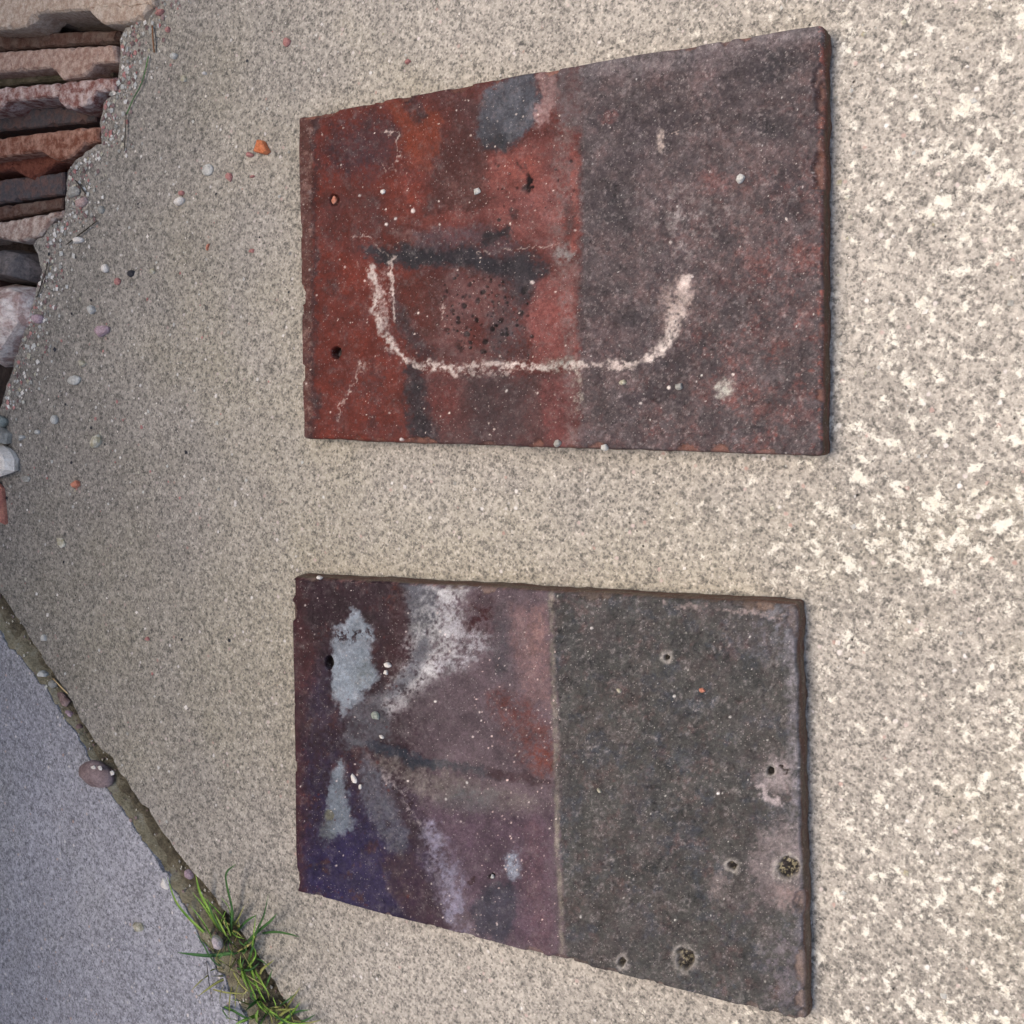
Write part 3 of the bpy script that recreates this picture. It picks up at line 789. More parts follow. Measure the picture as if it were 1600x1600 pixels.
    for li, lv in enumerate(levels):
        o_ = (fbm(t, t * 0 + li * 9.0, 14, li, 3) - 0.5) * (0.0008 + 0.0008 * is_tail)
        under = -0.0012 * (1 - lv) ** 2 - (0.0010 if lv == 0 else 0)
        outw = (o_ + 0.0003 + under)
        outw = outw + is_tail * flare[1] * sst(0.95, 0.45, np.full(n, lv)) + is_top * flare[0] * (1 - lv)
        Q = LP.copy()
        Q[:, :2] += out * outw[:, None]
        Q[:, 2] = ztop * lv + 0.0002
        ca, cb = side_cols
        m = fbm(t, t * 0 + li * 5.0, 22, li + 2, 4)
        m2 = fbm(t, t * 0 + li * 3.0, 5, li + 5, 2)
        col = lin(ca) * (1 - sst(0.38, 0.62, m))[:, None] + lin(cb) * sst(0.38, 0.62, m)[:, None]
        col = col * (0.75 + 0.5 * m2)[:, None]
        VV.append(Q); CCs.append(np.c_[col, np.full(n, 0.9)])
    V3 = np.vstack(VV); C4 = np.vstack(CCs)
    # faces
    q = np.stack([idx[:-1, :-1], idx[1:, :-1], idx[1:, 1:], idx[:-1, 1:]], -1).reshape(-1, 4)
    faces = [q]
    prev = loop
    base_i = NU * NV
    for li in range(len(levels)):
        cur = base_i + li * n + np.arange(n)
        faces.append(np.stack([prev, np.roll(prev, -1), np.roll(cur, -1), cur], -1))
        prev = cur
    Q4 = np.vstack(faces)
    # orientation: make the top look up
    A0, B0, C0 = V3[q[0, 0]], V3[q[0, 1]], V3[q[0, 2]]
    if np.cross(B0 - A0, C0 - A0)[2] < 0:
        q_f = Q4[:, ::-1].copy()
    else:
        q_f = Q4.copy()
    # side quads share the loop direction: check one
    s0 = q_f[len(q)]
    nrm = np.cross(V3[s0[1]] - V3[s0[0]], V3[s0[2]] - V3[s0[0]])
    mid_ = V3[s0].mean(0) - cen
    if (nrm[:2] * mid_[:2]).sum() < 0:
        q_f[len(q):] = q_f[len(q):, ::-1]
    org = np.array([cen[0], cen[1], 0.0])
    V3 = V3 - org
    me = bpy.data.meshes.new('tile_body')
    nf = len(q_f)
    me.vertices.add(len(V3)); me.vertices.foreach_set('co', V3.astype(np.float32).ravel())
    me.loops.add(nf * 4 + n); me.polygons.add(nf + 1)
    cap = prev if True else prev
    me.loops.foreach_set('vertex_index', np.r_[q_f.ravel(), cap].astype(np.int32))
    me.polygons.foreach_set('loop_start', np.r_[np.arange(nf) * 4, nf * 4].astype(np.int32))
    me.polygons.foreach_set('use_smooth', np.ones(nf + 1, bool))
    me.update(calc_edges=True); me.validate()
    at = me.color_attributes.new('Col', 'FLOAT_COLOR', 'POINT')
    at.data.foreach_set('color', np.clip(C4, 0, 1).astype(np.float32).ravel())
    return new_obj(name, me, mat, loc=tuple(org))

M_TILE = tile_mat('fired_clay', 1.0)
TA = [(466, 183), (1284, 39), (1284, 712), (474, 685)]
TB = [(456, 902), (1241, 947), (1256, 1598), (463, 1393)]
tile_a = make_tile('clay_roof_tile', TA, paint_tile_a, (104, 56, 50), M_TILE, 0.0014, ((86, 72, 58), (98, 66, 54)), 1, 0.0010, (0.0, 0.0006), 0.63)
tag(tile_a, 'red brown clay roof tile with a white U shaped lime line and grey weathered end', 'roof tile')
tile_b = make_tile('clay_roof_tile', TB, paint_tile_b, (84, 66, 74), M_TILE, 0.0002, ((104, 90, 76), (98, 74, 62)), 2, 0.0018, (0.0024, 0.0008), 0.61, (112, 94, 84))
tag(tile_b, 'purple and charcoal clay roof tile with pale cement patches and pitted lichen spots', 'roof tile')

# ------------------------------------------------------------------ materials for small things
_mc = {}
def stone_mat(c1, c2, rough=0.85, sc=260, name=None):
    key = (tuple(c1), tuple(c2), sc)
    if key in _mc: return _mc[key]
    k = NT(name or 'stone'); co = k.co()
    f, _ = k.noise(co, sc, 5, 0.65); f2, _ = k.noise(co, sc * 5, 3, 0.7)
    a, b = lin(c1), lin(c2)
    base = k.ramp(f, [(0.40, a), (0.60, b)])
    base = k.mix(0.5, base, k.ramp(f2, [(0.25, 0.32), (0.75, 0.68)]), 'OVERLAY')
    k.l(base, k.b.inputs['Base Color']); k.b.inputs['Roughness'].default_value = rough
    k.b.inputs['Specular IOR Level'].default_value = 0.3
    f4, _ = k.noise(co, sc * 2.6, 6, 0.85)
    base2 = k.mix(k.ramp(f4, [(0.36, 0.6), (0.5, 0.0)]), base, [x * 0.42 for x in a])
    base2 = k.mix(k.ramp(f4, [(0.56, 0.0), (0.72, 0.6)]), base2, [min(0.85, x * 1.5 + 0.05) for x in b])
    k.l(base2, k.b.inputs['Base Color'])
    k.l(k.bump(f2, 0.5, 0.0008, k.bump(f4, 0.5, 0.0015)), k.b.inputs['Normal'])
    _mc[key] = k.m
    return k.m

# ------------------------------------------------------------------ tiles standing on end in the bed, heads up
def prism(name, pts, ztop, zbot, mat, parent, org, bev=0.0012, jit=0.00018, seed=0, step=0.003):
    r = np.random.default_rng(seed)
    # resample outline and roughen
    P = np.array(pts); out = []
    for a, b in zip(P, np.roll(P, -1, 0)):
        n = max(1, int(np.linalg.norm(b - a) / step))
        for i in range(n): out.append(a + (b - a) * i / n)
    P = np.array(out) + r.normal(0, jit, (len(out), 2))
    cen = P.mean(0); n = len(P)
    tg = np.roll(P, -1, 0) - np.roll(P, 1, 0)
    nr = np.c_[tg[:, 1], -tg[:, 0]]; nr /= np.linalg.norm(nr, axis=1)[:, None] + 1e-9
    area = 0.5 * (P[:, 0] * np.roll(P[:, 1], -1) - np.roll(P[:, 0], -1) * P[:, 1]).sum()
    if area < 0: nr = -nr
    rag = np.abs(r.normal(0, 1, n)); rag = (rag + np.roll(rag, 1)) / 2
    chip = (r.random(n) < 0.10) * r.uniform(0.5, 1.6, n)
    rings = [(P - nr * (0.0006 + 0.0006 * rag + 0.0012 * chip)[:, None], ztop + r.normal(0, 0.00025, n) - 0.0003 * chip),
             (P - nr * (0.0002 * rag)[:, None], ztop - 0.0009 - 0.0022 * chip - 0.0006 * rag),
             (P, np.full(n, ztop - 0.006)), (P, np.full(n, zbot))]
    V = []; Fc = []
    for Q, z in rings: V += [(q[0] - org[0], q[1] - org[1], zz - org[2]) for q, zz in zip(Q, z)]
    for k_ in range(3):
        for i in range(n):
            j = (i + 1) % n; Fc.append((k_ * n + i, k_ * n + j, (k_ + 1) * n + j, (k_ + 1) * n + i))
    Fc.append(tuple(range(n))); Fc.append(tuple(range(3 * n, 4 * n))[::-1])
    me = mesh_from(name, V, Fc)
    bm = bmesh.new(); bm.from_mesh(me)
    bmesh.ops.recalc_face_normals(bm, faces=bm.faces)
    bmesh.ops.triangulate(bm, faces=[f for f in bm.faces if len(f.verts) > 4])
    bm.to_mesh(me); bm.free()
    return new_obj(name, me, mat, parent)

def stacked(top_l, top_r, bot_r, bot_l, nibs, zt, mat, label, seed, nibmat=None, width=0.165):
    """head edge of a tile seen from above; points from the photograph at height zt; nibs are trapezoids on the lower side"""
    W = lambda p: g(p[0], p[1], zt)[:2]
    TLp, TRp, BRp, BLp = W(top_l), W(top_r), W(bot_r), W(bot_l)
    d = TLp - TRp; d /= np.linalg.norm(d)
    e = BLp - BRp; e /= np.linalg.norm(e)
    TL2 = TRp + d * width; BL2 = BRp + e * width
    org = np.array([*((TRp + BRp + TL2 + BL2) / 4), zt - 0.255])
    root = bpy.data.objects.new('standing_tile', None); COL.objects.link(root); root.location = org
    tag(root, label, 'roof tile', 'tiles stood on end beside the slab')
    prism('tile_body', [TRp, TL2, BL2, BRp], zt, zt - 0.255, mat, root, org, seed=seed)
    for nb in nibs:
        pts = [W(q) for q in nb]
        prism('nib', pts, zt + 0.0003, zt - 0.020, nibmat or mat, root, org, bev=0.0016, seed=seed + 50, step=0.0025, jit=0.0002)
    return root

M_S1 = stone_mat((176, 150, 130), (206, 186, 166), 0.92, 260, 'clay_tan')
M_S2 = stone_mat((156, 122, 106), (194, 166, 148), 0.92, 260, 'clay_pink_tan')
M_S3 = stone_mat((136, 90, 80), (204, 182, 172), 0.92, 170, 'clay_pink_mottled')
M_S4 = stone_mat((120, 72, 54), (172, 130, 110), 0.92, 170, 'clay_red_brown')
M_S5 = stone_mat((100, 54, 42), (124, 74, 58), 0.92, 220, 'clay_dark_red')
M_S6 = stone_mat((84, 80, 82), (110, 86, 80), 0.9, 160, 'clay_slate')
M_S7 = stone_mat((148, 120, 108), (196, 178, 164), 0.92, 200, 'clay_grey_pink')

stacked((0, -22), (236, -30), (240, 8), (0, 24), [[(60, 10), (0, 10), (-30, 12), (-30, 46), (0, 46), (40, 43), (52, 28), (60, 20)], [(128, 8), (138, 17), (160, 38), (192, 37), (222, 28), (236, 4)]], 0.004, M_S1,
        'thick pale tan clay tile on end in the top left corner of the photo', 61)
stacked((0, 80), (178, 69), (182, 97), (0, 113), [[(156, 88), (150, 97), (142, 110), (128, 120), (97, 124), (80, 106), (76, 96)]], 0.003, M_S2,
        'pinkish tan clay tile on end, second of the row, next to the thick tan tile', 62)
stacked((0, 137), (178, 120), (180, 141), (0, 160), [[(160, 132), (152, 143), (138, 163), (112, 171), (98, 168), (88, 152), (84, 140)], [(14, 148), (8, 162), (0, 170), (-40, 175), (-40, 150)]], 0.002, M_S3,
        'pink tile on end with white crusted corner, third of the row', 63)
stacked((0, 172), (150, 160), (149, 190), (0, 205), [], -0.016, M_S6,
        'dark purple grey tile on end sunk behind the white crusted pink tile', 64)
stacked((0, 215), (152, 196), (155, 222), (0, 246), [[(140, 214), (132, 225), (115, 243), (92, 252), (72, 244), (58, 234), (54, 224)]], 0.001, M_S4,
        'rust red tile on end with ragged orange nib, between two dark sunken tiles', 65)
stacked((0, 245), (118, 238), (100, 254), (0, 268), [[(92, 248), (86, 257), (72, 268), (50, 281), (36, 274), (20, 264), (16, 256)]], -0.010, M_S5,
        'dark oxblood tile on end tucked under the rust red tile', 66)
stacked((0, 280), (100, 268), (99, 304), (0, 318), [], -0.012, M_S6,
        'slate grey sunken tile on end beside the oxblood tile', 67)
stacked((0, 348), (97, 328), (98, 339), (0, 358), [[(94, 332), (76, 352), (62, 370), (25, 379), (0, 372), (-20, 372), (-20, 350)]], 0.001, M_S7,
        'grey pink crusted tile on end, last of the row towards the loose rubble', 68)

M_S8 = stone_mat((92, 66, 56), (114, 96, 86), 0.92, 160, 'clay_dark_brown')  # fillers added in the black gaps, in place of the neighbouring tile faces
stacked((0, 52), (184, 47), (180, 67), (0, 78), [], -0.012, M_S8, 'dark brown filler standing in for the tile face between the thick tan tile and the pinkish tan one', 69)
stacked((0, 116), (176, 104), (174, 118), (0, 134), [], -0.010, stone_mat((90, 84, 66), (118, 108, 90), 0.92, 160, 'clay_olive'), 'thin olive brown filler standing in for the tile face just above the white crusted pink tile', 70)
stacked((0, 322), (98, 308), (97, 326), (0, 344), [], -0.010, M_S8, 'dark brown filler standing in for the tile face just above the grey pink crusted tile', 71)

# ------------------------------------------------------------------ stones: angular convex lumps
def lump(name, px, py, w, h, hz, mat, label, cat, group=None, z0=0.0, seed=0, ang=0.0, npts=14, outline=None, drop=0.0, rnd=0.0, zp=None):
    r = np.random.default_rng(seed)
    zq = z0 if zp is None else zp
    c = g(px, py, zq)
    sx = np.linalg.norm(g(px + 1, py, zq) - c); sy = np.linalg.norm(g(px, py + 1, zq) - c)
    c[2] = z0
    bm = bmesh.new()
    if outline is None:
        a = np.sort(r.uniform(0, 6.283, npts)) if rnd < 0.5 else np.linspace(0, 6.283, npts, endpoint=False)
        ca, sa = math.cos(math.radians(ang)), math.sin(math.radians(ang))
        pts = []
        for t in a:
            k = r.uniform(0.8, 1.05) if rnd < 0.5 else r.uniform(0.95, 1.03)
            x, y = math.cos(t) * w / 2 * k, math.sin(t) * h / 2 * k
            pts.append((x * ca - y * sa, x * sa + y * ca))
    else:
        pts = [(q[0] - px, q[1] - py) for q in outline]
    for (x, y) in pts:
        wx, wy = x * sx, -y * sy
        for lv, s in ((0.0 - drop / max(hz, 1e-6), 0.92), (0.45, 1.0), (0.8, 0.86), (1.0, 0.55)):
            j = 0.05 if rnd > 0.5 else 0.10
            zz = hz * (lv + (r.uniform(-j, j) if lv > 0.2 else 0))
            bm.verts.new((wx * s * (1 + r.uniform(-0.04, 0.04)), wy * s * (1 + r.uniform(-0.04, 0.04)), zz))
    res = bmesh.ops.convex_hull(bm, input=bm.verts)
    dead = [e for e in res['geom_interior'] if isinstance(e, bmesh.types.BMVert)] + [e for e in res['geom_unused'] if isinstance(e, bmesh.types.BMVert)]
    bmesh.ops.delete(bm, geom=list(set(dead)), context='VERTS')
    bmesh.ops.recalc_face_normals(bm, faces=bm.faces)
    me = bpy.data.meshes.new(name); bm.to_mesh(me); bm.free()
    if rnd > 0.5: me.polygons.foreach_set('use_smooth', [True] * len(me.polygons))
    o = new_obj(name, me, mat, loc=tuple(c))
    if label: tag(o, label, cat, group)
    return o

W_ = stone_mat((226, 216, 204), (240, 232, 222), 0.6, 200, 'white_stone')
G_ = stone_mat((150, 146, 138), (174, 170, 160), 0.8, 200, 'grey_stone')
GP = stone_mat((188, 184, 176), (210, 206, 196), 0.8, 200, 'pale_stone')
BE = stone_mat((170, 160, 132), (206, 200, 184), 0.8, 150, 'beige_stone')
PK = stone_mat((170, 142, 146), (192, 168, 174), 0.85, 200, 'pink_stone')
RD = stone_mat((166, 112, 106), (190, 140, 132), 0.9, 200, 'red_clay_chip')
OR = stone_mat((198, 124, 98), (214, 148, 122), 0.9, 200, 'orange_clay_chip')
BK = stone_mat((48, 46, 50), (66, 64, 68), 0.8, 200, 'dark_stone')
BR = stone_mat((112, 90, 86), (158, 134, 128), 0.9, 140, 'brown_stone')
PC = stone_mat((176, 146, 136), (236, 220, 208), 0.95, 120, 'pale_rubble')
SL = stone_mat((84, 80, 80), (120, 110, 106), 0.9, 90, 'slate_rubble')
DB = stone_mat((52, 36, 34), (72, 50, 46), 0.95, 90, 'dark_brown_rubble')

# rubble in the bed
lump('rubble_piece', -4, 500, 90, 110, 0.046, PC, 'pale pink and cream rubble chunk at the left edge, below the row of standing tiles', 'rubble', 'rubble beside the slab', z0=-0.034, seed=3,
     outline=[(-60, 455), (-10, 440), (24, 448), (40, 458), (36, 482), (44, 496), (38, 512), (16, 536), (0, 556), (-30, 570), (-70, 540)], drop=0.0, zp=0.004)
lump('rubble_piece', 10, 420, 80, 60, 0.036, SL, 'dark slate coloured broken tile piece between the standing tiles and the pale rubble', 'rubble', 'rubble beside the slab', z0=-0.034, seed=4,
     outline=[(-40, 395), (10, 386), (40, 398), (50, 420), (44, 446), (30, 442), (0, 424), (-40, 430)], drop=0.0, zp=-0.004)
lump('rubble_piece', 52, 432, 24, 60, 0.024, DB, 'narrow dark brown clay shard against the slab edge beside the pale rubble', 'rubble', 'rubble beside the slab', z0=-0.034, seed=5,
     outline=[(50, 412), (62, 420), (58, 436), (56, 452), (46, 486), (38, 470), (40, 436)], drop=0.0)
lump('rubble_piece', -18, 376, 60, 20, 0.031, BR, 'thin brown clay flake under the grey pink crusted tile', 'rubble', 'rubble beside the slab', z0=-0.034, seed=6,
     outline=[(-60, 372), (2, 368), (24, 380), (0, 386), (-60, 392)], drop=0.0)

# larger loose stones on the slab
lump('stone', 4, 715, 60, 60, 0.011, W_, 'large white stone with dark vein at the left edge of the photo', 'stone', seed=7,
     outline=[(-30, 700), (-4, 696), (12, 694), (26, 706), (31, 718), (31, 736), (14, 744), (-6, 748), (-32, 740)])
lump('stone', 6, 680, 34, 36, 0.009, G_, 'rounded beige grey stone touching the large white stone', 'stone', seed=8, outline=[(-14, 670), (10, 668), (20, 678), (18, 694), (4, 692), (-12, 684)])
lump('stone', 1, 660, 26, 24, 0.008, stone_mat((140, 146, 140), (164, 168, 160)), 'pale green grey stone at the left edge above the beige grey stone', 'stone', seed=9, rnd=0.8)
lump('clay_shard', 2, 788, 30, 66, 0.006, stone_mat((176, 112, 98), (206, 140, 118)), 'long orange pink clay shard at the left edge below the white stone', 'shard', seed=10, outline=[(-20, 752), (2, 753), (9, 762), (13, 820), (4, 812), (-20, 800)])
lump('clay_shard', 413, 232, 24, 28, 0.004, stone_mat((196, 108, 66), (214, 134, 92)), 'bright orange triangular clay chip left of the red tile', 'shard', seed=11, outline=[(408, 218), (416, 222), (424, 240), (418, 244), (402, 237)])
specific = [
    (392, 242, 14, 10, 0.003, RD, 'small pinkish red clay chip beside the bright orange triangular chip', 'shard', 20),
    (359, 278, 11, 22, 0.003, RD, 'narrow upright rose red clay sliver between the grey pebble and the red tile', 'shard', 0),
    (326, 266, 19, 21, 0.003, GP, 'round light grey pebble left of the narrow rose red sliver', 'pebble', 0),
    (283, 315, 17, 13, 0.005, W_, 'bright white oval pebble with a small red chip behind it', 'pebble', -35),
    (285, 302, 9, 9, 0.003, RD, 'tiny dark red chip touching the bright white oval pebble', 'shard', 0),
    (167, 420, 10, 15, 0.005, W_, 'small brilliant white egg shaped pebble on bare concrete right of the rubble', 'pebble', 0),
    (145, 484, 10, 18, 0.005, GP, 'pointed creamy white pebble above the pink angular stone', 'pebble', -20),
    (163, 518, 26, 24, 0.006, PK, 'angular lilac pink stone with red side below the pointed creamy pebble', 'stone', 10),
    (61, 499, 20, 17, 0.006, PK, 'small lilac stone close to the pale rubble chunk', 'stone', 0),
    (124, 376, 18, 12, 0.005, W_, 'white chip at the end of a dark twig below the standing tiles', 'pebble', 0),
    (117, 302, 20, 24, 0.004, G_, 'flat grey green stone at the foot of the slate grey standing tile', 'stone', 25),
    (130, 316, 22, 17, 0.005, stone_mat((170, 140, 134), (196, 172, 164)), 'flat pinkish stone lying against the grey green stone', 'stone', -25),
    (160, 328, 11, 15, 0.004, G_, 'upright pale grey pebble right of the flat pinkish stone', 'pebble', 0),
    (88, 656, 10, 16, 0.005, GP, 'smooth pale oval pebble on its own right of the left edge stones', 'pebble', 0),
    (60, 675, 8, 8, 0.003, GP, 'tiny round pale pebble below the smooth oval pebble', 'pebble', 0),
    (118, 594, 22, 17, 0.004, GP, 'flat squarish light grey flake above the smooth oval pebble', 'stone', -10),
    (131, 568, 9, 15, 0.004, BE, 'cream pointed chip just above the flat squarish flake', 'pebble', -25),
    (36, 684, 11, 10, 0.004, GP, 'little off white pebble right of the beige grey stone', 'pebble', 0),
    (153, 690, 16, 26, 0.006, BE, 'cream wedge shaped stone with a brown side, standing alone', 'stone', 28),
    (121, 757, 13, 15, 0.005, OR, 'small orange clay cube lying alone on the slab below the cream wedge', 'shard', 20),
    (41, 748, 18, 12, 0.002, G_, 'flat grey chip right of the large white stone', 'pebble', 0),
    (97, 847, 15, 20, 0.003, BE, 'pale beige pebble far below the orange cube', 'pebble', -20),
    (70, 997, 9, 14, 0.003, GP, 'white chip on the slab edge above the joint', 'pebble', 0),
    (252, 20, 13, 12, 0.004, RD, 'reddish chip at the top beside the thick tan standing tile', 'shard', 0),
    (264, 47, 8, 10, 0.003, RD, 'small salmon chip below the reddish chip at the top', 'shard', 0),
    (274, 88, 10, 12, 0.004, GP, 'pale pebble in the gap between the standing tiles and the red tile, near the top', 'pebble', 0),
    (289, 124, 9, 12, 0.003, BE, 'yellowish pebble right of a green grass stalk near the top', 'pebble', 0),
    (321, 115, 6, 7, 0.003, W_, 'tiny white grain right of the yellowish pebble near the top', 'pebble', 0),
    (450, 66, 12, 18, 0.003, RD, 'brick red chip above the left corner of the red tile', 'shard', 0),
    (638, 97, 10, 10, 0.002, RD, 'small brick red flake just above the top edge of the red tile', 'shard', 0),
    (395, 276, 8, 6, 0.002, RD, 'faint pink crumb right of the narrow rose red sliver', 'shard', 0),
    (394, 392, 10, 8, 0.002, RD, 'pink red crumb left of the middle of the red tile', 'shard', 0),
    (326, 386, 6, 13, 0.002, OR, 'thin pale orange crumb left of the pink red crumb', 'shard', 15),
    (231, 998, 8, 8, 0.002, RD, 'single dark red grain on the slab between the joint and the purple tile', 'shard', 0),
    (185, 440, 10, 13, 0.003, RD, 'pink grain just below the brilliant white egg shaped pebble', 'pebble', 0),
    (206, 427, 11, 14, 0.003, BK, 'dark grey grain right of the pink grain', 'pebble', 25),
    (240, 424, 8, 10, 0.003, BE, 'round cream grain right of the dark grey grain', 'pebble', 0),
    (219, 1447, 18, 18, 0.005, BE, 'sand coloured stone on the blue grey slab left of the grass', 'stone', 15),
    (70, 1053, 15, 14, 0.006, GP, 'pale stone wedged in the joint at its upper end', 'stone', 30),
    (85, 1068, 13, 16, 0.005, G_, 'grey stone wedged in the joint next to the pale stone', 'stone', 0),
    (84, 1091, 15, 12, 0.004, G_, 'flat grey chip in the joint below two wedged stones', 'stone', 0),
    (110, 1115, 16, 11, 0.004, PK, 'pinkish wet looking pebble in the joint above the big brown pebble', 'pebble', 35),
    (102, 1092, 18, 28, 0.004, BR, 'brown angular stone along the joint edge below a straw', 'stone', -35),
    (126, 1135, 10, 12, 0.004, BR, 'small brown pebble in the joint right above the big brown pebble', 'pebble', 0),
    (298, 1365, 12, 18, 0.005, PK, 'pinkish stone at the upper end of the grass', 'stone', -20),
    (259, 1380, 14, 22, 0.003, W_, 'white chip on the blue grey slab beside the upper end of the grass', 'pebble', -20),
    (342, 1472, 17, 26, 0.006, stone_mat((176, 166, 172), (196, 180, 178)), 'pale lilac stone with orange side nested in the grass', 'stone', -25),
]
for i, (x, y, w, h, hz, mt, lb, ct, an) in enumerate(specific):
    inj = 0.0 if not (60 < x < 130 and y > 1040 and y < 1150) else -0.004
    rn = 0.8 if ('oval' in lb or 'egg' in lb or 'round' in lb) else 0.0
    lump('pebble' if ct == 'pebble' else ('clay_chip' if ct == 'shard' else 'stone'), x, y, w * 0.9, h * 0.9, hz * 0.65, mt, lb, ct, None, z0=inj, seed=200 + i, ang=an, rnd=rn)
# big brown pebble in the joint
lump('stone', 158, 1208, 50, 40, 0.008, stone_mat((128, 108, 106), (150, 130, 128), 0.55, 120), 'big brown rounded pebble with white flecks lodged in the joint', 'stone', z0=-0.004, seed=300, rnd=0.8, npts=18, ang=20)
peb = bpy.data.objects[-1] if False else [o for o in COL.objects if o.get('label', '').startswith('big brown rounded')][0]
for i, (x, y, w, h) in enumerate([(146, 1199, 8, 8), (148, 1209, 12, 9), (157, 1200, 7, 8), (176, 1208, 7, 9)]):
    q = lump('quartz_fleck', x, y, w, h, 0.0008, W_, None, None, z0=0.0030 if x < 170 else 0.0018, seed=330 + i)
    q.location = Vector(q.location) - Vector(peb.location); q.parent = peb
# loose chips on the tiles
zt = TH
for i, (x, y, w, h, hz, mt, lb, ct, an) in enumerate([
    (746, 299, 11, 12, 0.0012, GP, 'white grain in the middle of the red tile upper half', 'pebble', 0),
    (872, 693, 12, 13, 0.002, G_, 'grey chip on the lower long edge of the red tile', 'pebble', 30),
    (946, 699, 13, 11, 0.002, GP, 'pale chip on the lower edge of the red tile, right of the grey chip', 'pebble', 20),
    (1158, 280, 14, 16, 0.002, GP, 'pale pinkish chip on the upper weathered end of the red tile', 'pebble', 0),
    (1062, 604, 13, 13, 0.0018, G_, 'blue grey chip right below the white U line of the red tile', 'pebble', 0),
    (974, 598, 12, 9, 0.0016, BE, 'cream flake under the white U line of the red tile', 'pebble', -20),
    (523, 313, 7, 14, 0.0012, OR, 'salmon grain in the upper nail hole of the red tile', 'pebble', 10),
    (599, 300, 8, 8, 0.0012, W_, 'white grain on the red head of the red tile', 'pebble', 0),
    (501, 902, 8, 7, 0.002, W_, 'white grain at the top left corner of the purple tile', 'pebble', 0),
    (607, 1039, 12, 9, 0.0018, W_, 'white square chip on dark red clay of the purple tile', 'pebble', 10),
    (604, 1051, 7, 8, 0.0014, W_, 'smaller white chip directly under the white square chip', 'pebble', 0),
    (588, 1118, 14, 15, 0.002, stone_mat((140, 146, 132), (168, 170, 158)), 'greenish grey pebble below the white bloom of the purple tile', 'pebble', 0),
    (597, 1151, 9, 5, 0.0012, W_, 'thin white flake below the greenish grey pebble', 'pebble', 30),
    (554, 1217, 8, 17, 0.0014, W_, 'upright white flake between the cement patch and slate area of the purple tile', 'pebble', -25),
    (564, 1229, 5, 10, 0.0012, W_, 'little white flake next to the upright white flake', 'pebble', 10),
    (968, 1079, 9, 7, 0.0014, BE, 'cream grain on the charcoal half of the purple tile', 'pebble', 30),
    (1098, 1078, 11, 8, 0.0014, OR, 'orange grain on the charcoal half of the purple tile', 'pebble', 0),
    (937, 1235, 5, 10, 0.0012, BE, 'cream sliver right of the dusty line of the purple tile', 'pebble', -35),
    (770, 1369, 6, 7, 0.0012, GP, 'cream grain in a small pit of the purple tile', 'pebble', 0)]):
    lump('chip', x, y, w, h, hz, mt, lb, 'chip', 'chips lying on the tiles', z0=zt - 0.0001, seed=400 + i, ang=an, rnd=0.0)

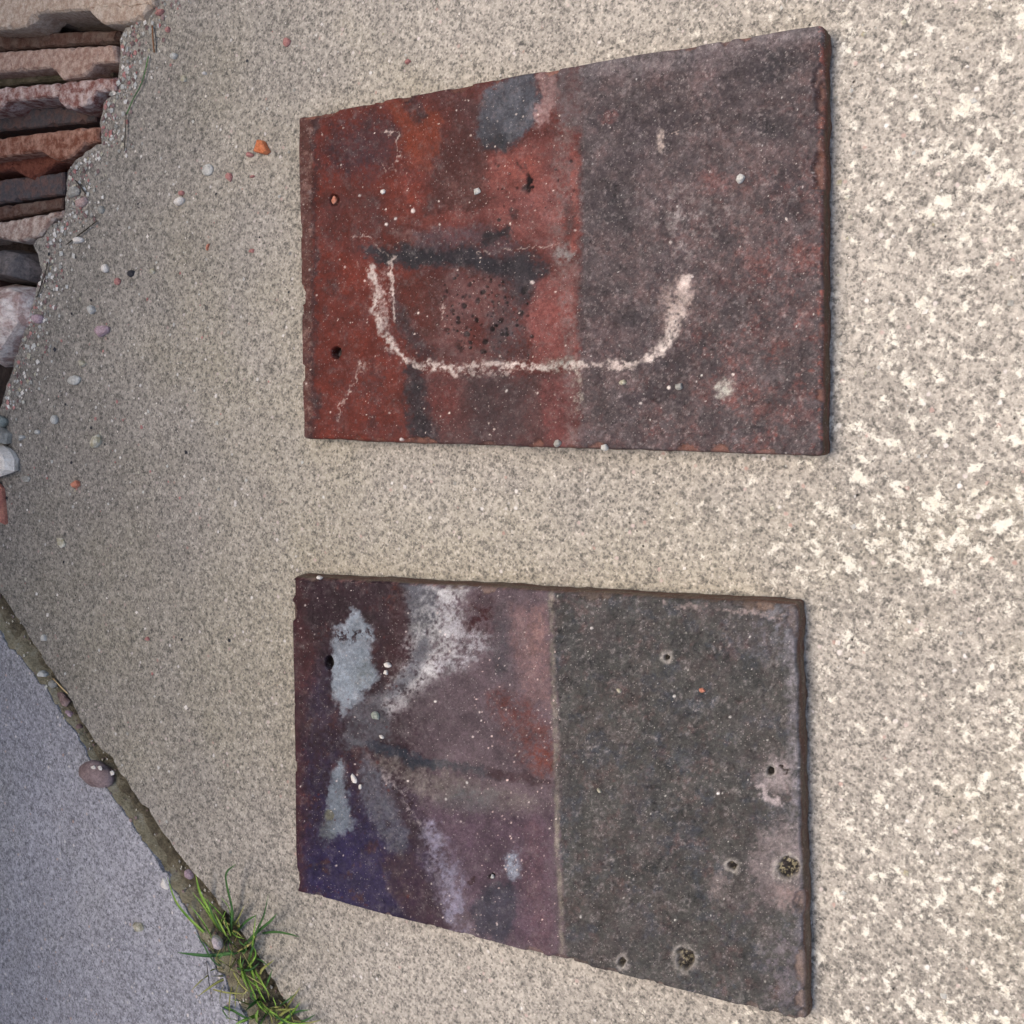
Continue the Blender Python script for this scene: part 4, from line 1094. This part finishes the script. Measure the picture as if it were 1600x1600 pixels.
# fine loose grit: uncountable, one object
def grit():
    r = np.random.default_rng(77)
    V = []; Fc = []; MI = []
    def add(px, py, rad, mi, z=0.0):
        c = g(px, py, z); o = len(V)
        s = r.uniform(0.7, 1.25, 6) * rad
        a = r.uniform(0, 6.28); ca, sa = math.cos(a), math.sin(a)
        pts = [(s[0], 0, rad * .3), (0, s[1], rad * .3), (-s[2], 0, rad * .3), (0, -s[3], rad * .3), (0, 0, s[4] * 0.8), (0, 0, -s[5] * .2)]
        for x, y, zz in pts: V.append((c[0] + x * ca - y * sa, c[1] + x * sa + y * ca, c[2] + zz))
        for t in ((0, 1, 4), (1, 2, 4), (2, 3, 4), (3, 0, 4), (1, 0, 5), (2, 1, 5), (3, 2, 5), (0, 3, 5)):
            Fc.append(tuple(o + q for q in t)); MI.append(mi)
    def in_tile(x, y):
        for T in (TA, TB):
            xs = [p[0] for p in T]; 
            if min(xs) - 6 < x < max(xs) + 16:
                t = (x - T[0][0]) / (T[1][0] - T[0][0])
                y0 = T[0][1] + (T[1][1] - T[0][1]) * t - 8; y1 = T[3][1] + (T[2][1] - T[3][1]) * t + 8
                if y0 < y < y1: return True
        return False
    edge_x = lambda y: np.interp(y, [0, 60, 112, 170, 232, 262, 334, 368, 422, 488, 552, 640, 700], [242, 187, 188, 158, 156, 108, 101, 70, 66, 48, 28, 2, -20])
    joint_y = lambda x: np.interp(x, [p[0] for p in JU], [p[1] for p in JU])
    n = 0
    while n < 750:
        x = r.uniform(0, 1600) if r.random() < 0.35 else abs(r.normal(0, 170)) + 10
        y = r.uniform(0, 1600) if r.random() < 0.4 else r.uniform(0, 800)
        if in_tile(x, y) or x < edge_x(y) + 4: continue
        if x < 480 and y > joint_y(x) - 6: continue
        rad = 0.00045 + 0.0010 * r.random() ** 3
        add(x, y, rad, r.choice([0, 0, 1, 1, 2, 2, 3, 4, 5] if x < 480 else [0, 0, 1, 1, 2, 3])); n += 1
    # crumbs along the broken edge
    for _ in range(800):
        y = r.uniform(0, 640); x = edge_x(y) + abs(r.normal(0, 22)) + 2
        if x < edge_x(y) + 2 or in_tile(x, y): continue
        add(x, y, 0.0006 + 0.0014 * r.random() ** 2, r.choice([0, 1, 1, 2, 2, 3, 4, 6, 6]))
    # crumbs in the joint
    for _ in range(330):
        t = r.random(); i = int(t * (len(JU) - 2)); f = r.random()
        x = JU[i][0] + (JU[i + 1][0] - JU[i][0]) * f; y = JU[i][1] + (JU[i + 1][1] - JU[i][1]) * f
        e = r.uniform(0.08, 1.08)
        c0 = g(x, y); lo = jl[np.argmin(((jl - c0[:2]) ** 2).sum(1))]
        q = c0[:2] + (lo - c0[:2]) * e
        c3 = np.array([q[0], q[1], max(zj(e, q[0], q[1]), zsand(e, q[0], q[1])) + 0.0002])
        qx, qy = to_px(c3[None]); 
        add(float(qx[0]), float(qy[0]), 0.0005 + 0.0009 * r.random() ** 2, r.choice([2, 3, 3, 6, 6, 6, 1]), c3[2])
    me = mesh_from('grit', V, Fc)
    for m in (W_, GP, G_, BE, RD, BK, BR): me.materials.append(m)
    me.polygons.foreach_set('material_index', MI)
    o = new_obj('grit', me); o['kind'] = 'stuff'
    tag(o, 'fine loose grit and crumbs scattered over the concrete', 'grit')
grit()

# ------------------------------------------------------------------ grass, twigs
def leaf_mat(name, a, b):
    k = NT(name); co = k.co()
    f, _ = k.noise(co, 90, 3)
    k.l(k.ramp(f, [(0.35, lin(a)), (0.65, lin(b))]), k.b.inputs['Base Color'])
    k.b.inputs['Roughness'].default_value = 0.55
    k.b.inputs['Specular IOR Level'].default_value = 0.4
    return k.m
M_G1 = leaf_mat('grass_green', (104, 146, 54), (152, 186, 86))
M_G2 = leaf_mat('grass_dark', (56, 94, 52), (84, 124, 62))
M_G3 = leaf_mat('grass_olive', (128, 136, 70), (176, 170, 108))
M_TW = leaf_mat('twig', (44, 38, 32), (66, 58, 46))
M_ST = leaf_mat('straw', (176, 146, 96), (206, 178, 128))

def blade(name, pts3, w, mat, parent, org, tube=False):
    P = np.array(pts3); 
    # smooth resample (Catmull-Rom)
    Q = []
    E = np.vstack([2 * P[0] - P[1], P, 2 * P[-1] - P[-2]])
    for i in range(1, len(E) - 2):
        for t in np.linspace(0, 1, 5, endpoint=False):
            a, b, c, d = E[i - 1], E[i], E[i + 1], E[i + 2]
            Q.append(0.5 * ((2 * b) + (c - a) * t + (2 * a - 5 * b + 4 * c - d) * t * t + (3 * b - a - 3 * c + d) * t ** 3))
    Q.append(P[-1]); Q = np.array(Q)
    V = []; Fc = []; n = len(Q)
    for i in range(n):
        tg = Q[min(i + 1, n - 1)] - Q[max(i - 1, 0)]; tg = tg / (np.linalg.norm(tg) + 1e-9)
        side = np.cross(tg, [0, 0, 1]); side = side / (np.linalg.norm(side) + 1e-9)
        up = np.cross(side, tg)
        t = i / (n - 1)
        ww = w * (0.75 + 0.6 * t) * (1 - t ** 2.2) + w * 0.10 if not tube else w
        hk = 0.45 if not tube else 1.0
        V += [Q[i] - side * ww / 2 - org, Q[i] - up * ww * hk * 0.5 - org, Q[i] + side * ww / 2 - org, Q[i] + up * ww * (0.12 if not tube else 0.5) - org - up * (0 if tube else ww * 0.35)]
    for i in range(n - 1):
        for j in range(4):
            a = i * 4 + j; b = i * 4 + (j + 1) % 4
            Fc.append((a, b, b + 4, a + 4))
    Fc.append((3, 2, 1, 0)); e = (n - 1) * 4; Fc.append((e, e + 1, e + 2, e + 3))
    me = mesh_from(name, V, Fc, True)
    return new_obj(name, me, mat, parent)

zx = lambda q: (260 + q[0] / 5.926, 1330 + q[1] / 5.926)
def tuft(cx, cy, label):
    o = bpy.data.objects.new('grass_tuft', None); COL.objects.link(o)
    o.location = g(cx, cy, -0.004)
    tag(o, label, 'grass', 'grass tufts in the joint')
    return o
tA = tuft(352, 1470, 'grass tuft at the upper end, with long blades reaching towards the purple tile')
tB = tuft(385, 1520, 'middle grass tuft in the joint, dense and short bladed')
tC = tuft(430, 1590, 'grass tuft at the bottom edge of the photo, its blades bent to the right')
GB = [  # (tuft, points in the close view, width mm, tip height mm, material)
    (tA, [(430, 830), (200, 610), (80, 450), (10, 240)], 2.0, 16, M_G1), (tA, [(420, 800), (330, 640), (215, 500)], 1.6, 12, M_G1),
    (tA, [(500, 740), (400, 560), (310, 380), (270, 215)], 2.6, 14, M_G1), (tA, [(520, 760), (430, 600), (380, 430)], 2.0, 12, M_G2),
    (tA, [(480, 720), (350, 520), (240, 380)], 1.8, 12, M_G1), (tA, [(560, 800), (480, 640), (440, 560)], 2.2, 12, M_G1),
    (tA, [(600, 760), (612, 560), (560, 320), (556, 200), (640, 120)], 1.7, 22, M_G2), (tA, [(590, 800), (600, 640), (605, 480)], 2.2, 18, M_G2),
    (tA, [(600, 800), (560, 690), (520, 600)], 2.2, 14, M_G1), (tA, [(620, 780), (740, 650), (840, 588)], 1.2, 16, M_G2),
    (tA, [(710, 880), (840, 750), (960, 650), (1024, 575)], 1.5, 20, M_G2), (tA, [(780, 1000), (830, 760), (900, 600), (945, 400)], 1.2, 24, M_G2),
    (tA, [(820, 770), (1000, 748), (1140, 768), (1230, 795)], 1.1, 18, M_G2), (tA, [(780, 1000), (800, 840), (828, 590)], 1.2, 18, M_G1),
    (tA, [(620, 945), (400, 966), (240, 955), (108, 938)], 1.9, 14, M_G2), (tA, [(540, 1100), (420, 1000), (340, 860), (262, 745)], 1.5, 14, M_G2),
    (tA, [(470, 960), (390, 880), (300, 780)], 1.4, 12, M_G1), (tA, [(360, 960), (375, 1060), (400, 1250), (440, 1445)], 0.7, 10, M_TW),
    (tA, [(650, 900), (600, 850), (560, 780)], 2.0, 12, M_G1), (tA, [(440, 850), (380, 720), (300, 600)], 1.3, 12, M_G1),
    (tB, [(600, 1160), (480, 1210), (390, 1270), (296, 1340)], 1.3, 12, M_G3), (tB, [(560, 1150), (480, 1158), (405, 1158)], 1.4, 10, M_G3),
    (tB, [(430, 1280), (560, 1310), (740, 1322)], 1.0, 8, M_G3), (tB, [(420, 1130), (330, 1190), (230, 1290)], 1.0, 12, M_G3),
    (tB, [(810, 985), (890, 1020), (975, 1100)], 1.0, 14, M_G2), (tB, [(900, 1300), (950, 1180), (980, 1100)], 1.3, 16, M_G2),
    (tB, [(760, 980), (800, 1150), (850, 1280), (920, 1400)], 2.4, 10, M_G1), (tB, [(660, 1000), (740, 1180), (830, 1350)], 2.4, 10, M_G1),
    (tB, [(700, 1020), (700, 1140), (760, 1290)], 2.0, 9, M_G1), (tB, [(560, 1180), (505, 1300), (492, 1410)], 1.0, 10, M_G3),
    (tB, [(620, 1200), (590, 1330), (580, 1500), (585, 1590)], 1.0, 10, M_G3), (tB, [(780, 1040), (860, 1180), (960, 1340)], 2.0, 10, M_G1),
    (tB, [(620, 1120), (680, 1230), (760, 1300)], 1.3, 8, M_G3), (tB, [(640, 1000), (600, 1070), (570, 1130)], 1.4, 10, M_G3),
    (tB, [(760, 900), (690, 930), (600, 960)], 1.3, 12, M_G2), (tB, [(720, 930), (680, 880), (610, 870)], 1.3, 10, M_G3),
    (tB, [(560, 1100), (460, 1090), (400, 1110)], 1.2, 9, M_G3), (tB, [(700, 960), (740, 900), (720, 840)], 1.2, 12, M_G2),
    (tC, [(860, 1370), (770, 1440), (690, 1520)], 1.7, 16, M_G2), (tC, [(530, 1440), (620, 1478), (710, 1530), (800, 1560)], 1.5, 8, M_G2),
    (tC, [(850, 1520), (760, 1550), (640, 1600)], 2.2, 12, M_G1), (tC, [(780, 1430), (690, 1395), (600, 1370)], 1.9, 12, M_G1),
    (tC, [(500, 1420), (530, 1490), (575, 1545)], 1.7, 10, M_G2), (tC, [(850, 1330), (900, 1440), (1040, 1530)], 2.4, 12, M_G1),
    (tC, [(800, 1300), (850, 1420), (930, 1500)], 2.0, 10, M_G1), (tC, [(1040, 1440), (1120, 1380), (1200, 1318)], 0.9, 16, M_G2),
    (tC, [(1110, 1560), (1200, 1490), (1330, 1468)], 1.0, 16, M_G2), (tC, [(1180, 1590), (1290, 1565), (1380, 1510)], 1.0, 16, M_G2),
    (tC, [(1150, 1560), (1300, 1590), (1440, 1560)], 0.9, 14, M_G3), (tC, [(1130, 1600), (1145, 1540), (1150, 1455)], 1.0, 14, M_G2),
    (tC, [(840, 1600), (830, 1540), (850, 1470)], 2.4, 14, M_G1), (tC, [(900, 1480), (980, 1450), (1060, 1440)], 1.0, 10, M_G3),
    (tC, [(700, 1590), (620, 1560), (540, 1540)], 1.4, 10, M_G1), (tC, [(980, 1600), (960, 1520), (900, 1450)], 1.6, 12, M_G3),
]
for t, pts, w, tip, mt in GB:
    n = len(pts); L3 = []
    for i, q in enumerate(pts):
        f = i / (n - 1)
        z = (-0.003 + (tip * 0.001 + 0.003) * (f ** 0.8)) if tip > 8 else 0.003 + 0.004 * f
        x, y = zx(q)
        L3.append(g(x, y, z))
    blade('blade', L3, w * 0.001 * 1.15, mt, t, np.array(t.location))
# extra short blades between, random but rooted in the joint
r = np.random.default_rng(5)
for i in range(40):
    t = [tA, tB, tC][i % 3]
    cx, cy = [(362, 1458), (385, 1525), (422, 1582)][i % 3]
    f = r.normal(0, 1)
    x0 = cx + 16 * f * 0.6 + r.normal(0, 8); y0 = cy + 26 * f * 0.6 + r.normal(0, 6)
    a = r.uniform(-2.6, 2.4); ln = r.uniform(20, 64)
    x1, y1 = x0 + math.cos(a) * ln * 0.55, y0 + math.sin(a) * ln * 0.55
    x2, y2 = x0 + math.cos(a + r.normal(0, .3)) * ln, y0 + math.sin(a + r.normal(0, .3)) * ln
    blade('blade', [g(x0, y0, -0.004), g(x1, y1, 0.005), g(x2, y2, 0.008)], r.uniform(0.0009, 0.0019), [M_G1, M_G3, M_G2, M_G3][i % 4], t, np.array(t.location))

def twig(pts, w, mat, label, cat, zs=0.0015):
    c = np.array(g(*pts[0], 0.0))
    o = blade('twig' if cat == 'twig' else 'grass_stalk', [g(x, y, zs + 0.0006 * (i % 2)) for i, (x, y) in enumerate(pts)], w, mat, None, c, tube=True)
    o.location = c; tag(o, label, cat)
twig([(232, 88), (222, 128), (208, 155), (198, 178)], 0.0008, M_G2, 'thin dark green grass stalk lying right of the standing tiles', 'grass stalk')
twig([(197, 176), (196, 205), (194, 236)], 0.0007, M_TW, 'thin dark straight twig continuing below the green grass stalk', 'twig')
twig([(152, 345), (130, 362), (104, 382)], 0.0009, M_TW, 'dark slanted twig next to the white chip below the standing tiles', 'twig')
twig([(75, 410), (68, 435), (58, 464)], 0.0008, M_TW, 'dark twig lying along the slab edge beside the rubble', 'twig')
twig([(118, 282), (126, 292), (134, 303)], 0.0010, M_TW, 'short dark twig beside the grey green stone', 'twig')
twig([(238, 40), (239, 62), (241, 82)], 0.0012, stone_mat((120, 78, 52), (140, 100, 70)), 'short rusty brown twig below the reddish chip at the top', 'twig')
twig([(83, 1060), (94, 1072), (106, 1084)], 0.0010, M_ST, 'pale straw lying along the edge of the joint', 'twig', zs=0.001)
